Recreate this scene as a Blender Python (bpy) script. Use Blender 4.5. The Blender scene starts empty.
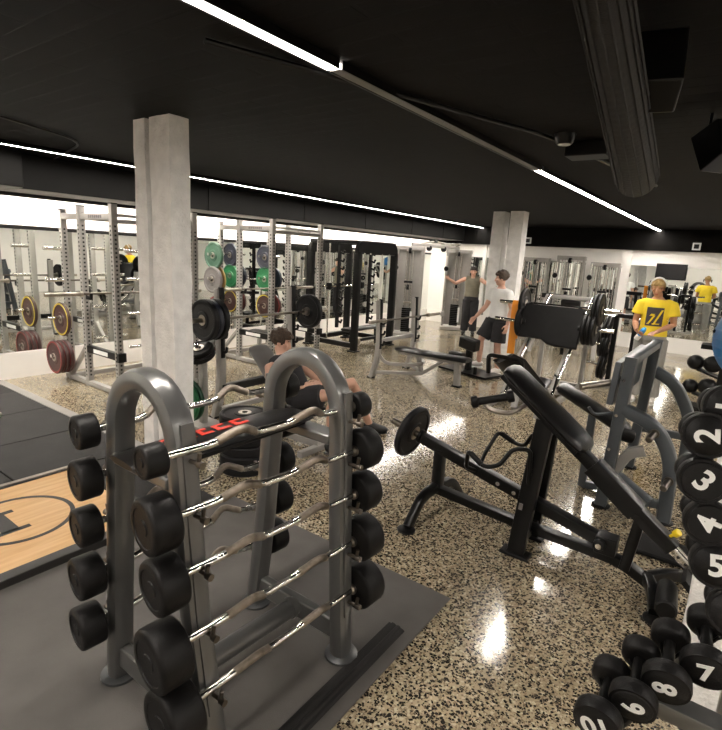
import bpy, bmesh, math, random
from mathutils import Vector, Matrix, Euler
from mathutils.bvhtree import BVHTree
random.seed(7)
C = bpy.context.scene.collection
sc = bpy.context.scene
V = Vector
PI = math.pi

# ------------------------------------------------------------------ materials
def mat(name, rgb, rough=.5, metal=0., var=.12, vscale=6., bump=0., bscale=60., coat=0., spec=.5, emit=None, estr=0.):
    m = bpy.data.materials.new(name); m.use_nodes = True
    nt = m.node_tree; b = nt.nodes['Principled BSDF']
    b.inputs['Roughness'].default_value = rough
    b.inputs['Metallic'].default_value = metal
    b.inputs['Coat Weight'].default_value = coat
    b.inputs['Coat Roughness'].default_value = .08
    b.inputs['Specular IOR Level'].default_value = spec
    tc = nt.nodes.new('ShaderNodeTexCoord')
    n = nt.nodes.new('ShaderNodeTexNoise'); n.inputs['Scale'].default_value = vscale; n.inputs['Detail'].default_value = 4
    nt.links.new(tc.outputs['Object'], n.inputs['Vector'])
    r = nt.nodes.new('ShaderNodeValToRGB')
    r.color_ramp.elements[0].position = .3; r.color_ramp.elements[1].position = .7
    r.color_ramp.elements[0].color = tuple(c*(1-var) for c in rgb)+(1,)
    r.color_ramp.elements[1].color = tuple(min(1, c*(1+var)) for c in rgb)+(1,)
    nt.links.new(n.outputs['Fac'], r.inputs['Fac'])
    nt.links.new(r.outputs['Color'], b.inputs['Base Color'])
    if bump:
        n2 = nt.nodes.new('ShaderNodeTexNoise'); n2.inputs['Scale'].default_value = bscale; n2.inputs['Detail'].default_value = 3
        nt.links.new(tc.outputs['Object'], n2.inputs['Vector'])
        bp = nt.nodes.new('ShaderNodeBump'); bp.inputs['Strength'].default_value = bump; bp.inputs['Distance'].default_value = .01
        nt.links.new(n2.outputs['Fac'], bp.inputs['Height']); nt.links.new(bp.outputs['Normal'], b.inputs['Normal'])
    if emit:
        b.inputs['Emission Color'].default_value = emit+(1,); b.inputs['Emission Strength'].default_value = estr
    return m

M = {}
M['silver'] = mat('silver_powder_coat', (.17, .17, .167), .28, .65, .05)
M['rackgrey'] = mat('light_grey_powder_coat', (.33, .315, .295), .42, .2, .06)
M['gunmetal'] = mat('gunmetal_paint', (.085, .088, .09), .33, .45, .08)
M['slate'] = mat('slate_grey_paint', (.078, .088, .098), .38, .3, .08)
M['chrome'] = mat('chrome', (.78, .76, .73), .13, 1., .03)
M['steel'] = mat('worn_steel', (.42, .38, .33), .32, 1., .15, 14)
M['darksteel'] = mat('dark_steel', (.16, .14, .12), .35, 1., .15, 14)
M['knurl'] = mat('knurled_steel', (.30, .255, .21), .36, 1., .25, 30, .4, 500)
M['blackpaint'] = mat('black_paint', (.0048, .0046, .0046), .30, 0., .15, spec=.26)
M['rubber'] = mat('black_rubber', (.006, .0055, .0055), .46, 0., .2, 12, .15, 160, spec=.22)
M['rubberbump'] = mat('bumper_rubber', (.0075, .0072, .008), .5, 0., .2, 8, spec=.25)
M['vinyl'] = mat('black_vinyl', (.006, .0055, .0055), .33, 0., .1, 5, .1, 220, spec=.34)
M['greyvinyl'] = mat('grey_vinyl', (.16, .155, .15), .42, 0., .1, 5)
M['hole'] = mat('dark_hole', (.012, .011, .010), .8)
M['white'] = mat('white_wall_paint', (.80, .775, .74), .7, 0., .02, 2)
M['concrete'] = mat('painted_concrete', (.80, .785, .765), .8, 0., .1, 9, 1., 55)
M['blackceil'] = mat('black_soffit_paint', (.004, .0036, .0034), .85, 0., .3, 3, spec=.08)
M['duct'] = mat('black_duct_paint', (.0045, .0042, .004), .7, 0., .2, 2, spec=.15)
M['mesh'] = mat('dark_duct_sleeve', (.010, .0088, .0078), .6, .1, .35, 40, .3, 200, spec=.3)
M['matgrey'] = mat('grey_rubber_mat', (.088, .08, .074), .72, 0., .14, 5, .2, 300)
M['tile'] = mat('dark_rubber_tile', (.020, .0185, .018), .75, 0., .2, 4, .3, 250, spec=.3)
M['matedge'] = mat('pale_mat_edge', (.25, .235, .22), .75, 0., .1, 4)
M['woodframe'] = mat('black_platform_frame', (.013, .012, .011), .5, 0., .1)
M['green'] = mat('green_rubber', (.012, .13, .045), .45, 0., .12)
M['dkgreen'] = mat('dark_green_rubber', (.014, .07, .035), .5, 0., .12)
M['paleg'] = mat('grey_green_rubber', (.032, .085, .052), .5, 0., .12)
M['bluer'] = mat('navy_rubber', (.010, .012, .024), .45, 0., .12)
M['redr'] = mat('red_rubber', (.22, .022, .022), .45, 0., .12)
M['maroon'] = mat('maroon_rubber', (.045, .016, .014), .5, 0., .15)
M['yellowr'] = mat('yellow_rubber', (.55, .42, .04), .45, 0., .12)
M['greyr'] = mat('grey_rubber', (.13, .12, .115), .5, 0., .12)
M['tan'] = mat('tan_rubber', (.30, .19, .06), .5, 0., .12)
M['yellowk'] = mat('yellow_plastic', (.85, .62, .02), .35, 0., .05)
M['redprint'] = mat('red_print', (.62, .05, .03), .4, 0., .1)
M['num'] = mat('white_number_paint', (.82, .82, .80), .5, 0., .03)
M['ball'] = mat('blue_ball_vinyl', (.025, .16, .40), .33, 0., .06, 3)
M['skin'] = mat('warm_skin', (.52, .27, .18), .5, 0., .08, 12)
M['skin2'] = mat('pale_skin', (.62, .36, .26), .5, 0., .08, 12)
M['skin3'] = mat('tanned_skin', (.46, .23, .13), .5, 0., .08, 12)
M['hairbrown'] = mat('brown_hair', (.045, .024, .012), .6, 0., .4, 60, .8, 90)
M['hairdark'] = mat('dark_hair', (.018, .013, .011), .6, 0., .4, 60, .8, 90)
M['hairblond'] = mat('blond_hair', (.36, .235, .085), .6, 0., .3, 60, .8, 90)
M['tee'] = mat('white_cotton', (.74, .73, .71), .85, 0., .05, 9, .25, 25)
M['yellowtee'] = mat('yellow_cotton', (.82, .60, .03), .85, 0., .07, 9, .25, 25)
M['olive'] = mat('olive_grey_cotton', (.17, .155, .115), .9, 0., .12, 9, .25, 25)
M['blackcloth'] = mat('black_cotton', (.018, .017, .019), .9, 0., .2, 9, .25, 25)
M['greycloth'] = mat('grey_sweat_cloth', (.30, .29, .27), .9, 0., .1, 9, .3, 25)
M['printdark'] = mat('dark_shirt_print', (.055, .045, .05), .8, 0., .1)
M['orange'] = mat('orange_band_latex', (.85, .30, .02), .5, 0., .06)
M['shoewhite'] = mat('white_trainer', (.70, .66, .62), .6, 0., .1, 20)
M['shoeblack'] = mat('black_trainer', (.02, .02, .02), .6, 0., .1, 20)
M['bluebottle'] = mat('blue_bottle_plastic', (.05, .33, .75), .25, 0., .05)
M['whiteplastic'] = mat('white_plastic', (.8, .8, .78), .4, 0., .03)
M['screen'] = mat('black_screen', (.008, .008, .010), .15, 0., .05)
M['lip'] = mat('lips', (.42, .13, .10), .5)
M['eyedark'] = mat('eye_dark', (.015, .012, .01), .3)
M['bronze'] = mat('bronze_cap', (.40, .30, .16), .35, .6, .1)
M['led'] = mat('led_diffuser', (.9, .9, .9), .5, 0., 0., 1, emit=(1., .93, .84), estr=80.)
M['led2'] = mat('led_wall_wash', (.9, .9, .9), .5, 0., 0., 1, emit=(1., .93, .83), estr=120.)
M['ledoff'] = mat('unlit_diffuser', (.17, .165, .155), .6, 0., .05)
M['downlight'] = mat('downlight_lens', (.7, .69, .66), .4, 0., .05)

def nodes(m):
    nt = m.node_tree
    return nt, nt.nodes, nt.links, nt.nodes['Principled BSDF']

def terrazzo():
    m = bpy.data.materials.new('polished_terrazzo'); m.use_nodes = True
    nt, N, L, b = nodes(m)
    tc = N.new('ShaderNodeTexCoord')
    def vor(scale, feat='F1'):
        v = N.new('ShaderNodeTexVoronoi'); v.feature = feat; v.inputs['Scale'].default_value = scale
        L.new(tc.outputs['Object'], v.inputs['Vector']); return v
    def math_(op, a, bb):
        n = N.new('ShaderNodeMath'); n.operation = op
        for i, x in enumerate((a, bb)):
            if isinstance(x, (int, float)): n.inputs[i].default_value = x
            else: L.new(x, n.inputs[i])
        return n.outputs[0]
    def mix(f, a, bb):
        n = N.new('ShaderNodeMix'); n.data_type = 'RGBA'
        L.new(f, n.inputs['Factor'])
        for i, x in ((6, a), (7, bb)):
            if isinstance(x, tuple): n.inputs[i].default_value = x+(1,)
            else: L.new(x, n.inputs[i])
        return n.outputs[2]
    def chips(scale, lo, hi, edge):
        v = vor(scale); e = vor(scale, 'DISTANCE_TO_EDGE')
        s = N.new('ShaderNodeSeparateColor'); L.new(v.outputs['Color'], s.inputs[0])
        sel = math_('MULTIPLY', math_('GREATER_THAN', s.outputs[0], lo), math_('LESS_THAN', s.outputs[0], hi))
        return math_('MULTIPLY', sel, math_('GREATER_THAN', e.outputs['Distance'], edge)), s.outputs[1]
    n1 = N.new('ShaderNodeTexNoise'); n1.inputs['Scale'].default_value = 2.; n1.inputs['Detail'].default_value = 5
    L.new(tc.outputs['Object'], n1.inputs['Vector'])
    r1 = N.new('ShaderNodeValToRGB')
    r1.color_ramp.elements[0].position = .35; r1.color_ramp.elements[0].color = (.315, .256, .168, 1)
    r1.color_ramp.elements[1].position = .7; r1.color_ramp.elements[1].color = (.41, .342, .236, 1)
    L.new(n1.outputs['Fac'], r1.inputs['Fac'])
    col = r1.outputs['Color']
    f, g = chips(105, .62, 1.01, .05); col = mix(f, col, (.20, .155, .10))
    f, g = chips(70, .0, .22, .05); col = mix(f, col, (.50, .44, .32))
    f, g = chips(72, .72, 1.01, .06); col = mix(f, col, (.026, .021, .016))
    f, g = chips(88, .78, 1.01, .05); col = mix(f, col, (.04, .031, .023))
    L.new(col, b.inputs['Base Color'])
    b.inputs['Roughness'].default_value = .17
    b.inputs['Specular IOR Level'].default_value = .95
    n2 = N.new('ShaderNodeTexNoise'); n2.inputs['Scale'].default_value = 1.4; n2.inputs['Detail'].default_value = 2
    L.new(tc.outputs['Object'], n2.inputs['Vector'])
    r2 = N.new('ShaderNodeMapRange'); r2.inputs[1].default_value = .3; r2.inputs[2].default_value = .7
    r2.inputs[3].default_value = .10; r2.inputs[4].default_value = .17
    L.new(n2.outputs['Fac'], r2.inputs[0]); L.new(r2.outputs[0], b.inputs['Roughness'])
    bp = N.new('ShaderNodeBump'); bp.inputs['Strength'].default_value = .012; bp.inputs['Distance'].default_value = .02
    n3 = N.new('ShaderNodeTexNoise'); n3.inputs['Scale'].default_value = 5.; n3.inputs['Detail'].default_value = 1
    L.new(tc.outputs['Object'], n3.inputs['Vector'])
    L.new(n3.outputs['Fac'], bp.inputs['Height']); L.new(bp.outputs['Normal'], b.inputs['Normal'])
    return m
M['terrazzo'] = terrazzo()

def ceiling_mat():
    m = mat('black_ribbed_ceiling', (.0042, .0034, .0031), .7, 0., .25, 3, spec=.10)
    nt, N, L, b = nodes(m)
    tc = N.new('ShaderNodeTexCoord')
    w = N.new('ShaderNodeTexBrick'); w.inputs['Scale'].default_value = 1.
    w.inputs['Brick Width'].default_value = .9; w.inputs['Row Height'].default_value = .14; w.inputs['Mortar Size'].default_value = .012
    w.inputs['Color1'].default_value = (1, 1, 1, 1); w.inputs['Color2'].default_value = (.8, .8, .8, 1); w.inputs['Mortar'].default_value = (0, 0, 0, 1)
    L.new(tc.outputs['Object'], w.inputs['Vector'])
    bp = N.new('ShaderNodeBump'); bp.inputs['Strength'].default_value = .9; bp.inputs['Distance'].default_value = .02
    L.new(w.outputs['Color'], bp.inputs['Height']); L.new(bp.outputs['Normal'], b.inputs['Normal'])
    return m
M['ceiling'] = ceiling_mat()

def wood_mat():
    m = bpy.data.materials.new('varnished_birch'); m.use_nodes = True
    nt, N, L, b = nodes(m)
    tc = N.new('ShaderNodeTexCoord'); mp = N.new('ShaderNodeMapping'); mp.inputs['Scale'].default_value = (14, 1.2, 1)
    L.new(tc.outputs['Object'], mp.inputs['Vector'])
    n = N.new('ShaderNodeTexNoise'); n.inputs['Scale'].default_value = 2.2; n.inputs['Detail'].default_value = 6
    L.new(mp.outputs[0], n.inputs['Vector'])
    r = N.new('ShaderNodeValToRGB')
    r.color_ramp.elements[0].position = .3; r.color_ramp.elements[0].color = (.56, .31, .12, 1)
    r.color_ramp.elements[1].position = .7; r.color_ramp.elements[1].color = (.70, .44, .20, 1)
    L.new(n.outputs['Fac'], r.inputs['Fac']); L.new(r.outputs['Color'], b.inputs['Base Color'])
    b.inputs['Roughness'].default_value = .28
    return m
M['wood'] = wood_mat()

def mirror_mat():
    m = bpy.data.materials.new('silvered_mirror'); m.use_nodes = True
    nt, N, L, b = nodes(m)
    b.inputs['Metallic'].default_value = 1.; b.inputs['Roughness'].default_value = .0
    tc = N.new('ShaderNodeTexCoord'); n = N.new('ShaderNodeTexNoise'); n.inputs['Scale'].default_value = .6
    L.new(tc.outputs['Object'], n.inputs['Vector'])
    r = N.new('ShaderNodeValToRGB'); r.color_ramp.elements[0].color = (.80, .83, .80, 1); r.color_ramp.elements[1].color = (.86, .88, .86, 1)
    L.new(n.outputs['Fac'], r.inputs['Fac']); L.new(r.outputs['Color'], b.inputs['Base Color'])
    return m
M['mirror'] = mirror_mat()

# ------------------------------------------------------------------ mesh builder
def lerp(a, b, t): return a+(b-a)*t
def fil(pts, r, n=5):
    """round the corners of a polyline"""
    pts = [V(p) for p in pts]; out = [pts[0]]
    for i in range(1, len(pts)-1):
        a, b, c = pts[i-1], pts[i], pts[i+1]
        d1 = (a-b); d2 = (c-b); k = min(r, d1.length*.49, d2.length*.49)
        p = b+d1.normalized()*k; q = b+d2.normalized()*k
        for j in range(n+1):
            t = j/n
            out.append(p*(1-t)**2+b*2*t*(1-t)+q*t*t)
    out.append(pts[-1]); return out

class MB:
    def __init__(s): s.v = []; s.f = []; s.m = []
    def add(s, vs, fs, mi=0):
        o = len(s.v); s.v += [tuple(v) for v in vs]
        s.f += [tuple(i+o for i in f) for f in fs]; s.m += [mi]*len(fs); return s
    def box(s, c, d, rot=None, mi=0):
        R = Euler(rot).to_matrix() if isinstance(rot, tuple) else (rot or Matrix.Identity(3))
        c = V(c); h = [x/2 for x in d]
        vs = [c+R@V((sx*h[0], sy*h[1], sz*h[2])) for sx in (-1, 1) for sy in (-1, 1) for sz in (-1, 1)]
        return s.add(vs, [(0, 1, 3, 2), (4, 6, 7, 5), (0, 4, 5, 1), (2, 3, 7, 6), (0, 2, 6, 4), (1, 5, 7, 3)], mi)
    def tube(s, pts, r=.02, n=10, rect=None, up=None, closed=False, mi=0, rr=.2):
        """sweep: r radius, list of radii or list of (a,b); rect=(w,h) square tube with rounded corners"""
        pts = [V(p) for p in pts]; k = len(pts)
        if rect:
            w, h = rect[0]/2, rect[1]/2; c = min(w, h)*rr; prof = []
            for cx, cy, a0 in ((w-c, h-c, 0), (-w+c, h-c, 90), (-w+c, -h+c, 180), (w-c, -h+c, 270)):
                for j in range(3):
                    a = math.radians(a0+45*j); prof.append((cx+c*math.cos(a), cy+c*math.sin(a)))
        else: prof = [(math.cos(2*PI*j/n), math.sin(2*PI*j/n)) for j in range(n)]
        n = len(prof); vs = []; side = None
        for i, p in enumerate(pts):
            if closed: t = pts[(i+1) % k]-pts[i-1]
            else: t = pts[min(i+1, k-1)]-pts[max(i-1, 0)]
            t = t.normalized() if t.length > 1e-9 else V((0, 0, 1))
            if up is not None:
                u = V(up); sd = t.cross(u)
                if sd.length < 1e-4: sd = side or t.orthogonal()
            elif side is None:
                sd = t.cross(V((0, 0, 1)))
                if sd.length < 1e-3: sd = t.cross(V((0, 1, 0)))
            else: sd = side-t*side.dot(t)
            sd.normalize(); side = sd; w2 = sd.cross(t)
            if rect: a = b = 1.
            else:
                q = r[i] if isinstance(r, (list, tuple)) else r
                a, b = q if isinstance(q, (list, tuple)) else (q, q)
            vs += [p+sd*(x*a)+w2*(y*b) for x, y in prof]
        fs = []
        for i in range(k if closed else k-1):
            o = i*n; o2 = ((i+1) % k)*n
            for j in range(n): fs.append((o+j, o+(j+1) % n, o2+(j+1) % n, o2+j))
        if not closed:
            fs.append(tuple(range(n))[::-1]); fs.append(tuple((k-1)*n+j for j in range(n)))
        return s.add(vs, fs, mi)
    def lathe(s, prof, c=(0, 0, 0), axis=(0, 0, 1), n=24, mi=0):
        """prof: list of (radius, height along axis)"""
        ax = V(axis).normalized(); sd = ax.orthogonal().normalized(); w = ax.cross(sd); c = V(c)
        vs = []; fs = []; rows = []
        for r, z in prof:
            if r < 1e-6: rows.append([len(vs)]); vs.append(c+ax*z)
            else:
                rows.append(list(range(len(vs), len(vs)+n)))
                vs += [c+ax*z+sd*(r*math.cos(2*PI*j/n))+w*(r*math.sin(2*PI*j/n)) for j in range(n)]
        for a, b in zip(rows, rows[1:]):
            for j in range(n):
                j2 = (j+1) % n
                if len(a) == 1 and len(b) == 1: continue
                if len(a) == 1: fs.append((a[0], b[j2], b[j]))
                elif len(b) == 1: fs.append((a[j], a[j2], b[0]))
                else: fs.append((a[j], a[j2], b[j2], b[j]))
        return s.add(vs, fs, mi)
    def cyl(s, p, q, r, n=16, mi=0, ch=0.):
        p = V(p); q = V(q); L = (q-p).length
        if ch: pr = [(0, 0), (r-ch, 0), (r, ch), (r, L-ch), (r-ch, L), (0, L)]
        else: pr = [(0, 0), (r, 0), (r, L), (0, L)]
        return s.lathe(pr, p, q-p, n, mi)
    def ell(s, c, d, rot=None, n=16, mi=0):
        R = Euler(rot).to_matrix() if rot else Matrix.Identity(3); c = V(c)
        m = n//2; o = len(s.v)
        s.lathe([(math.sin(PI*i/m), -math.cos(PI*i/m)) for i in range(m+1)], n=n, mi=mi)
        for i in range(o, len(s.v)):
            v = V(s.v[i]); s.v[i] = tuple(c+R@V((v.x*d[0], v.y*d[1], v.z*d[2])))
        return s
    def prism(s, poly, p0, ax, ay, az, mi=0):
        """polygon in (ax, ay) at p0, extruded along az"""
        p0, ax, ay, az = V(p0), V(ax), V(ay), V(az); k = len(poly)
        vs = [p0+ax*x+ay*y for x, y in poly]+[p0+ax*x+ay*y+az for x, y in poly]
        fs = [tuple(range(k))[::-1], tuple(range(k, 2*k))]+[(j, (j+1) % k, k+(j+1) % k, k+j) for j in range(k)]
        return s.add(vs, fs, mi)
    def mesh(s, name):
        me = bpy.data.meshes.new(name); me.from_pydata(s.v, [], s.f)
        bm = bmesh.new(); bm.from_mesh(me); bmesh.ops.recalc_face_normals(bm, faces=bm.faces); bm.to_mesh(me); bm.free()
        return me
    def build(s, name, mats, parent=None, bev=0., seg=2, ang=38):
        me = s.mesh(name)
        for m in (mats if isinstance(mats, (list, tuple)) else [mats]):
            me.materials.append(M[m] if isinstance(m, str) else m)
        me.polygons.foreach_set('material_index', s.m)
        me.shade_smooth(); me.set_sharp_from_angle(angle=math.radians(ang))
        o = bpy.data.objects.new(name, me); C.objects.link(o)
        if parent: o.parent = parent
        if bev:
            b = o.modifiers.new('edge', 'BEVEL'); b.width = bev; b.segments = seg; b.limit_method = 'ANGLE'; b.angle_limit = math.radians(50)
        return o

def tag(o, label, cat, group=None, kind=None):
    o['label'] = label; o['category'] = cat
    if group: o['group'] = group
    if kind: o['kind'] = kind
    return o
def thing(name, loc, label, cat, group=None, rz=0.):
    o = bpy.data.objects.new(name, None); C.objects.link(o); o.empty_display_size = .1
    o.location = loc; o.rotation_euler = (0, 0, rz)
    return tag(o, label, cat, group)
def struct(o, label=None):
    o['kind'] = 'structure'
    if label: o['label'] = label
    return o
def lab(o, s): o['label'] = s; return o
def dup(o, loc=None, rz=None, label=None, group=None, rot=None):
    def cp(x, par):
        c = x.copy(); C.objects.link(c); c.parent = par
        for ch in list(x.children): cp(ch, c)
        return c
    r = cp(o, None)
    if loc is not None: r.location = loc
    if rz is not None: r.rotation_euler = (0, 0, rz)
    if rot is not None: r.rotation_euler = rot
    if label: r['label'] = label
    if group: r['group'] = group
    return r
def axis_rot(d):
    """euler turning local +Z to direction d"""
    return V(d).to_track_quat('Z', 'Y').to_euler()

# ------------------------------------------------------------------ camera
H = 1.9
FPX, PITCH, ROLL, YAW = 516.6, .2128, .0545, .6246
fw = V((-math.sin(YAW)*math.cos(PITCH), math.cos(YAW)*math.cos(PITCH), -math.sin(PITCH)))
r0 = V((math.cos(YAW), math.sin(YAW), 0)); u0 = r0.cross(fw)
rt = r0*math.cos(ROLL)+u0*math.sin(ROLL); upv = -r0*math.sin(ROLL)+u0*math.cos(ROLL)
cam = bpy.data.cameras.new('camera'); cam.sensor_fit = 'VERTICAL'; cam.sensor_height = 24; cam.lens = FPX*24/730
cam.clip_start = .02
co = bpy.data.objects.new('camera', cam); C.objects.link(co)
co.matrix_world = Matrix.Translation((0, 0, H)) @ Matrix((rt, upv, -fw)).transposed().to_4x4()
sc.camera = co
sc.view_settings.view_transform = 'Standard'; sc.view_settings.look = 'None'; sc.view_settings.gamma = 1.; sc.view_settings.exposure = .66
sc.view_settings.use_curve_mapping = False

# ------------------------------------------------------------------ room shell
XL, XR, YN, YB, ZC = -7.75, 4.2, -4.2, 14., 2.8
struct(MB().box(((XL+XR)/2, (YN+YB)/2, -.1), (XR-XL+.4, YB-YN+.4, .2)).build('floor', 'terrazzo'), 'polished beige terrazzo floor with dark chips')
struct(MB().box(((XL+XR)/2, (YN+YB)/2, ZC+.1), (XR-XL+.4, YB-YN+.4, .2)).build('ceiling', 'ceiling'), 'black painted ceiling')
struct(MB().box((XL-.1, (YN+YB)/2, ZC/2), (.2, YB-YN+.4, ZC)).build('wall_left', 'white'), 'white wall behind the long mirror')
struct(MB().box((XR+.1, (YN+YB)/2, ZC/2), (.2, YB-YN+.4, ZC)).build('wall_right', 'white'))
struct(MB().box(((XL+XR)/2, YB+.1, ZC/2), (XR-XL, .2, ZC)).build('wall_back', 'white'), 'white far wall above and below its mirrors')
struct(MB().box(((XL+XR)/2, YN-.1, ZC/2), (XR-XL, .2, ZC)).build('wall_front', 'white'))
# soffit along the far wall and ducted soffit along the left wall
struct(MB().box(((XL+XR)/2, YB-.06, 2.57), (XR-XL, .12, .5)).build('trim_1', 'blackceil'), 'black painted band above the far wall')
struct(MB().box(((XL-6.05)/2-.0, (YN+YB)/2, 2.79), (XL*-1-6.05, YB-YN, .02)).build('trim_2', 'blackceil'), 'black ceiling edge above the left wall')
ys = [YN+.1, -1.5, .9, 2.55, 5.1, 7.2, 9.1, 11., 12.6, YB-.1]
for i, (a, b) in enumerate(zip(ys, ys[1:])):
    w = 1.1 if i != 2 else 1.28
    mb = MB().box((XL+w/2+.006, (a+b)/2, 2.587), (w, b-a-.012, .37))
    o = mb.build('air_duct', 'duct', bev=.006)
    MB().box((XL+w/2+.006, (a+b)/2, 2.400), (w-.02, b-a-.03, .006)).build('bottom_panel', 'matedge', o)
    wheres = ['beyond the camera end of the left wall', 'far behind the camera on the left wall', 'widest box at the near end, above the left wall', 'second box from the near end, right of the widest',
              'box above the first power rack and near pillar', 'box above the second power rack', 'box above the black frame machine', 'box above the first cable tower', 'box above the second cable tower', 'last box in the far corner']
    tag(o, 'black boxed air duct, '+wheres[i], 'duct', 'boxed ducts along the left wall')
# mirrors
def mirror(name, x0, x1, y0, y1, label):
    fix = thing(name, ((x0+x1)/2, (y0+y1)/2, .36), label, 'mirror', 'wall mirrors')
    a = MB()
    if x0 == x1:
        a.box((.012, 0, .805), (.014, y1-y0, 1.61)); o = a.build('mirror_glass', 'mirror', fix)
        MB().box((.018, 0, 1.635), (.03, y1-y0, .05)).build('top_rail', 'blackpaint', fix)  # black strip stands in for the dark ceiling reflected along the mirror top
    else:
        a.box((0, -.012, .805), (x1-x0, .014, 1.61)); o = a.build('mirror_glass', 'mirror', fix)
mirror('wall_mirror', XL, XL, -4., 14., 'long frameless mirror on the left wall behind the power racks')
mirror('wall_mirror', -7.2, -6.05, YB, YB, 'narrow mirror on the far wall, in the left corner')
mirror('wall_mirror', -5.95, -3.30, YB, YB, 'mirror on the far wall behind the man in the olive tank')
mirror('wall_mirror', -3.15, -2.52, YB, YB, 'slim mirror left of the white strip on the far wall')
mirror('wall_mirror', -2.28, 3.9, YB, YB, 'widest mirror on the far wall, behind the man in yellow')
struct(MB().box((XL+.02, 5, .175), (.04, 18, .35)).build('baseboard_left', 'white'), 'white plinth under the left mirror')
struct(MB().box((-1.8, YB-.02, .175), (11.8, .04, .35)).build('baseboard_back', 'white'), 'white plinth under the far mirrors')
struct(MB().box((-2.40, YB-.03, 1.17), (.22, .06, 2.3)).build('trim_3', 'white', bev=.004), 'white upright strip between two far mirrors')
struct(MB().box((-6.0, YB-.03, 1.17), (.10, .06, 2.3)).build('trim_4', 'white', bev=.004))

# pillars: pairs of painted concrete posts
def pillar(x, y, w, d, name, label):
    n = 14; vs = []; fs = []
    rng = random.Random(int(x*100+y*10)); prof = []
    for j in range(4):
        a, b = [((-1, -1), (1, -1)), ((1, -1), (1, 1)), ((1, 1), (-1, 1)), ((-1, 1), (-1, -1))][j]
        for k in range(5): t = k/5; prof.append((a[0]+(b[0]-a[0])*t, a[1]+(b[1]-a[1])*t))
    p = len(prof)
    for i in range(n+1):
        for (px, py) in prof: vs.append((px*w/2+rng.uniform(-.004, .004), py*d/2+rng.uniform(-.004, .004), i*ZC/n))
    for i in range(n):
        for j in range(p): fs.append((i*p+j, i*p+(j+1) % p, (i+1)*p+(j+1) % p, (i+1)*p+j))
    o = MB().add(vs, fs).build(name, 'concrete', ang=60); o.location = (x, y, 0)
    return struct(o, label)
pillar(-3.885, 2.50, .15, .30, 'column_near_slim', 'slim rough white concrete pillar, left half of the near pair')
pillar(-3.63, 2.44, .25, .17, 'column_near_wide', 'wide rough white concrete pillar, right half of the near pair')
pillar(-3.93, 9.74, .23, .26, 'column_far_first', 'white concrete pillar, left half of the far pair')
pillar(-3.55, 9.66, .25, .26, 'column_far_second', 'white concrete pillar, right half of the far pair')
pillar(.20, 2.55, .34, .30, 'column_right', 'rough white concrete pillar behind the numbered dumbbells')

# ------------------------------------------------------------------ ceiling lights and ceiling things
def strip(x, y0, y1, label, on=True, w=.06):
    t = thing('led_strip_light', (x, (y0+y1)/2, ZC), label, 'ceiling light', 'linear ceiling lights')
    MB().box((-w/2-.008, 0, -.02), (.012, y1-y0, .04)).box((w/2+.008, 0, -.02), (.012, y1-y0, .04)).build('housing', 'blackpaint', t)
    k = max(1, int((y1-y0)/1.0)); mb = MB()
    for i in range(k):
        a = y0+(y1-y0)*i/k-(y0+y1)/2; b = a+(y1-y0)/k
        mb.box((0, (a+b)/2, -.022), (w, b-a, .03))
    mb.build('diffuser', 'led' if on else 'ledoff', t)
strip(-1.78, -3.9, 2.10, 'lit white strip light overhead, from the top edge of the photo to the unlit stretch')
strip(-1.78, 2.12, 5.19, 'unlit grey stretch of the linear ceiling light between two lit ones', on=False)
strip(-1.78, 5.21, 13.86, 'lit white strip light running towards the far wall and the man in yellow')
strip(-6.1, -3.9, 13.86, 'long lit white strip light above the power racks', w=.045)
strip(2.3, -3.9, 13.2, 'lit white strip light added outside the view to help light the room')  # added lamp beyond the frame, put in for general room light
for i, (a, b) in enumerate(((-3.8, 1.6), (1.7, 7.0), (7.1, 13.6))):
    t = thing('wall_wash_light', (XL+.42, (a+b)/2, 2.41), ['hidden tube light under the duct, behind the camera end', 'hidden tube light under the duct washing the wall behind the power racks', 'hidden tube light under the duct washing the wall behind the cable towers'][i], 'light', 'wall wash lights')
    MB().box((.035, 0, -.022), (.012, b-a, .075)).box((0, 0, -.004), (.07, b-a, .012)).box((0, -(b-a)/2, -.02), (.07, .012, .05)).box((0, (b-a)/2, -.02), (.07, .012, .05)).build('housing', 'blackpaint', t)
    mb = MB(); k = 6
    for j in range(k):
        c = -(b-a)/2+(b-a)*(j+.5)/k; mb.box((-.005, c, -.02), (.03, (b-a)/k, .02))
    mb.build('tube', 'led2', t)

# sleeve duct: bundled dark ribbed duct hanging under the ceiling
t = thing('ribbed_duct', (-.55, 2.5, 2.50), 'dark ribbed sleeve duct hanging under the ceiling, upper right', 'duct')
def dpt(f): return V((lerp(.15, -.17, f)*1.2+.03, lerp(-1.35, 1.66, f), 0.))
mb = MB(); k = 120; pts = []; rad = []
for i in range(k+1):
    f = i/k; pts.append(dpt(f)); e = 1 if f < .96 else 1-((f-.96)/.04)**2*.45
    rad.append(lerp(.05, .135, f)*e*(1+.012*math.sin(i*2.1)))
mb.tube(pts, rad, n=20).build('sleeve', 'mesh', t)
for q in range(16):
    a = 2*PI*q/16; p0, p1 = dpt(0), dpt(.95); r_ = (lerp(.05, .135, 0)+.002, lerp(.05, .135, .95)+.003)
    d_ = (p1-p0).normalized(); sd = d_.cross(V((0, 0, 1))).normalized(); w_ = sd.cross(d_); e = sd*math.cos(a)+w_*math.sin(a)
    MB().tube([p0+e*r_[0], p1+e*r_[1]], .0042, n=5).build('rib', 'mesh', t)
for f in (.2, .55, .85):
    p = dpt(f); MB().cyl((p.x, p.y, .04), (p.x, p.y, .30), .006).build('hanger', 'blackpaint', t)
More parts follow.
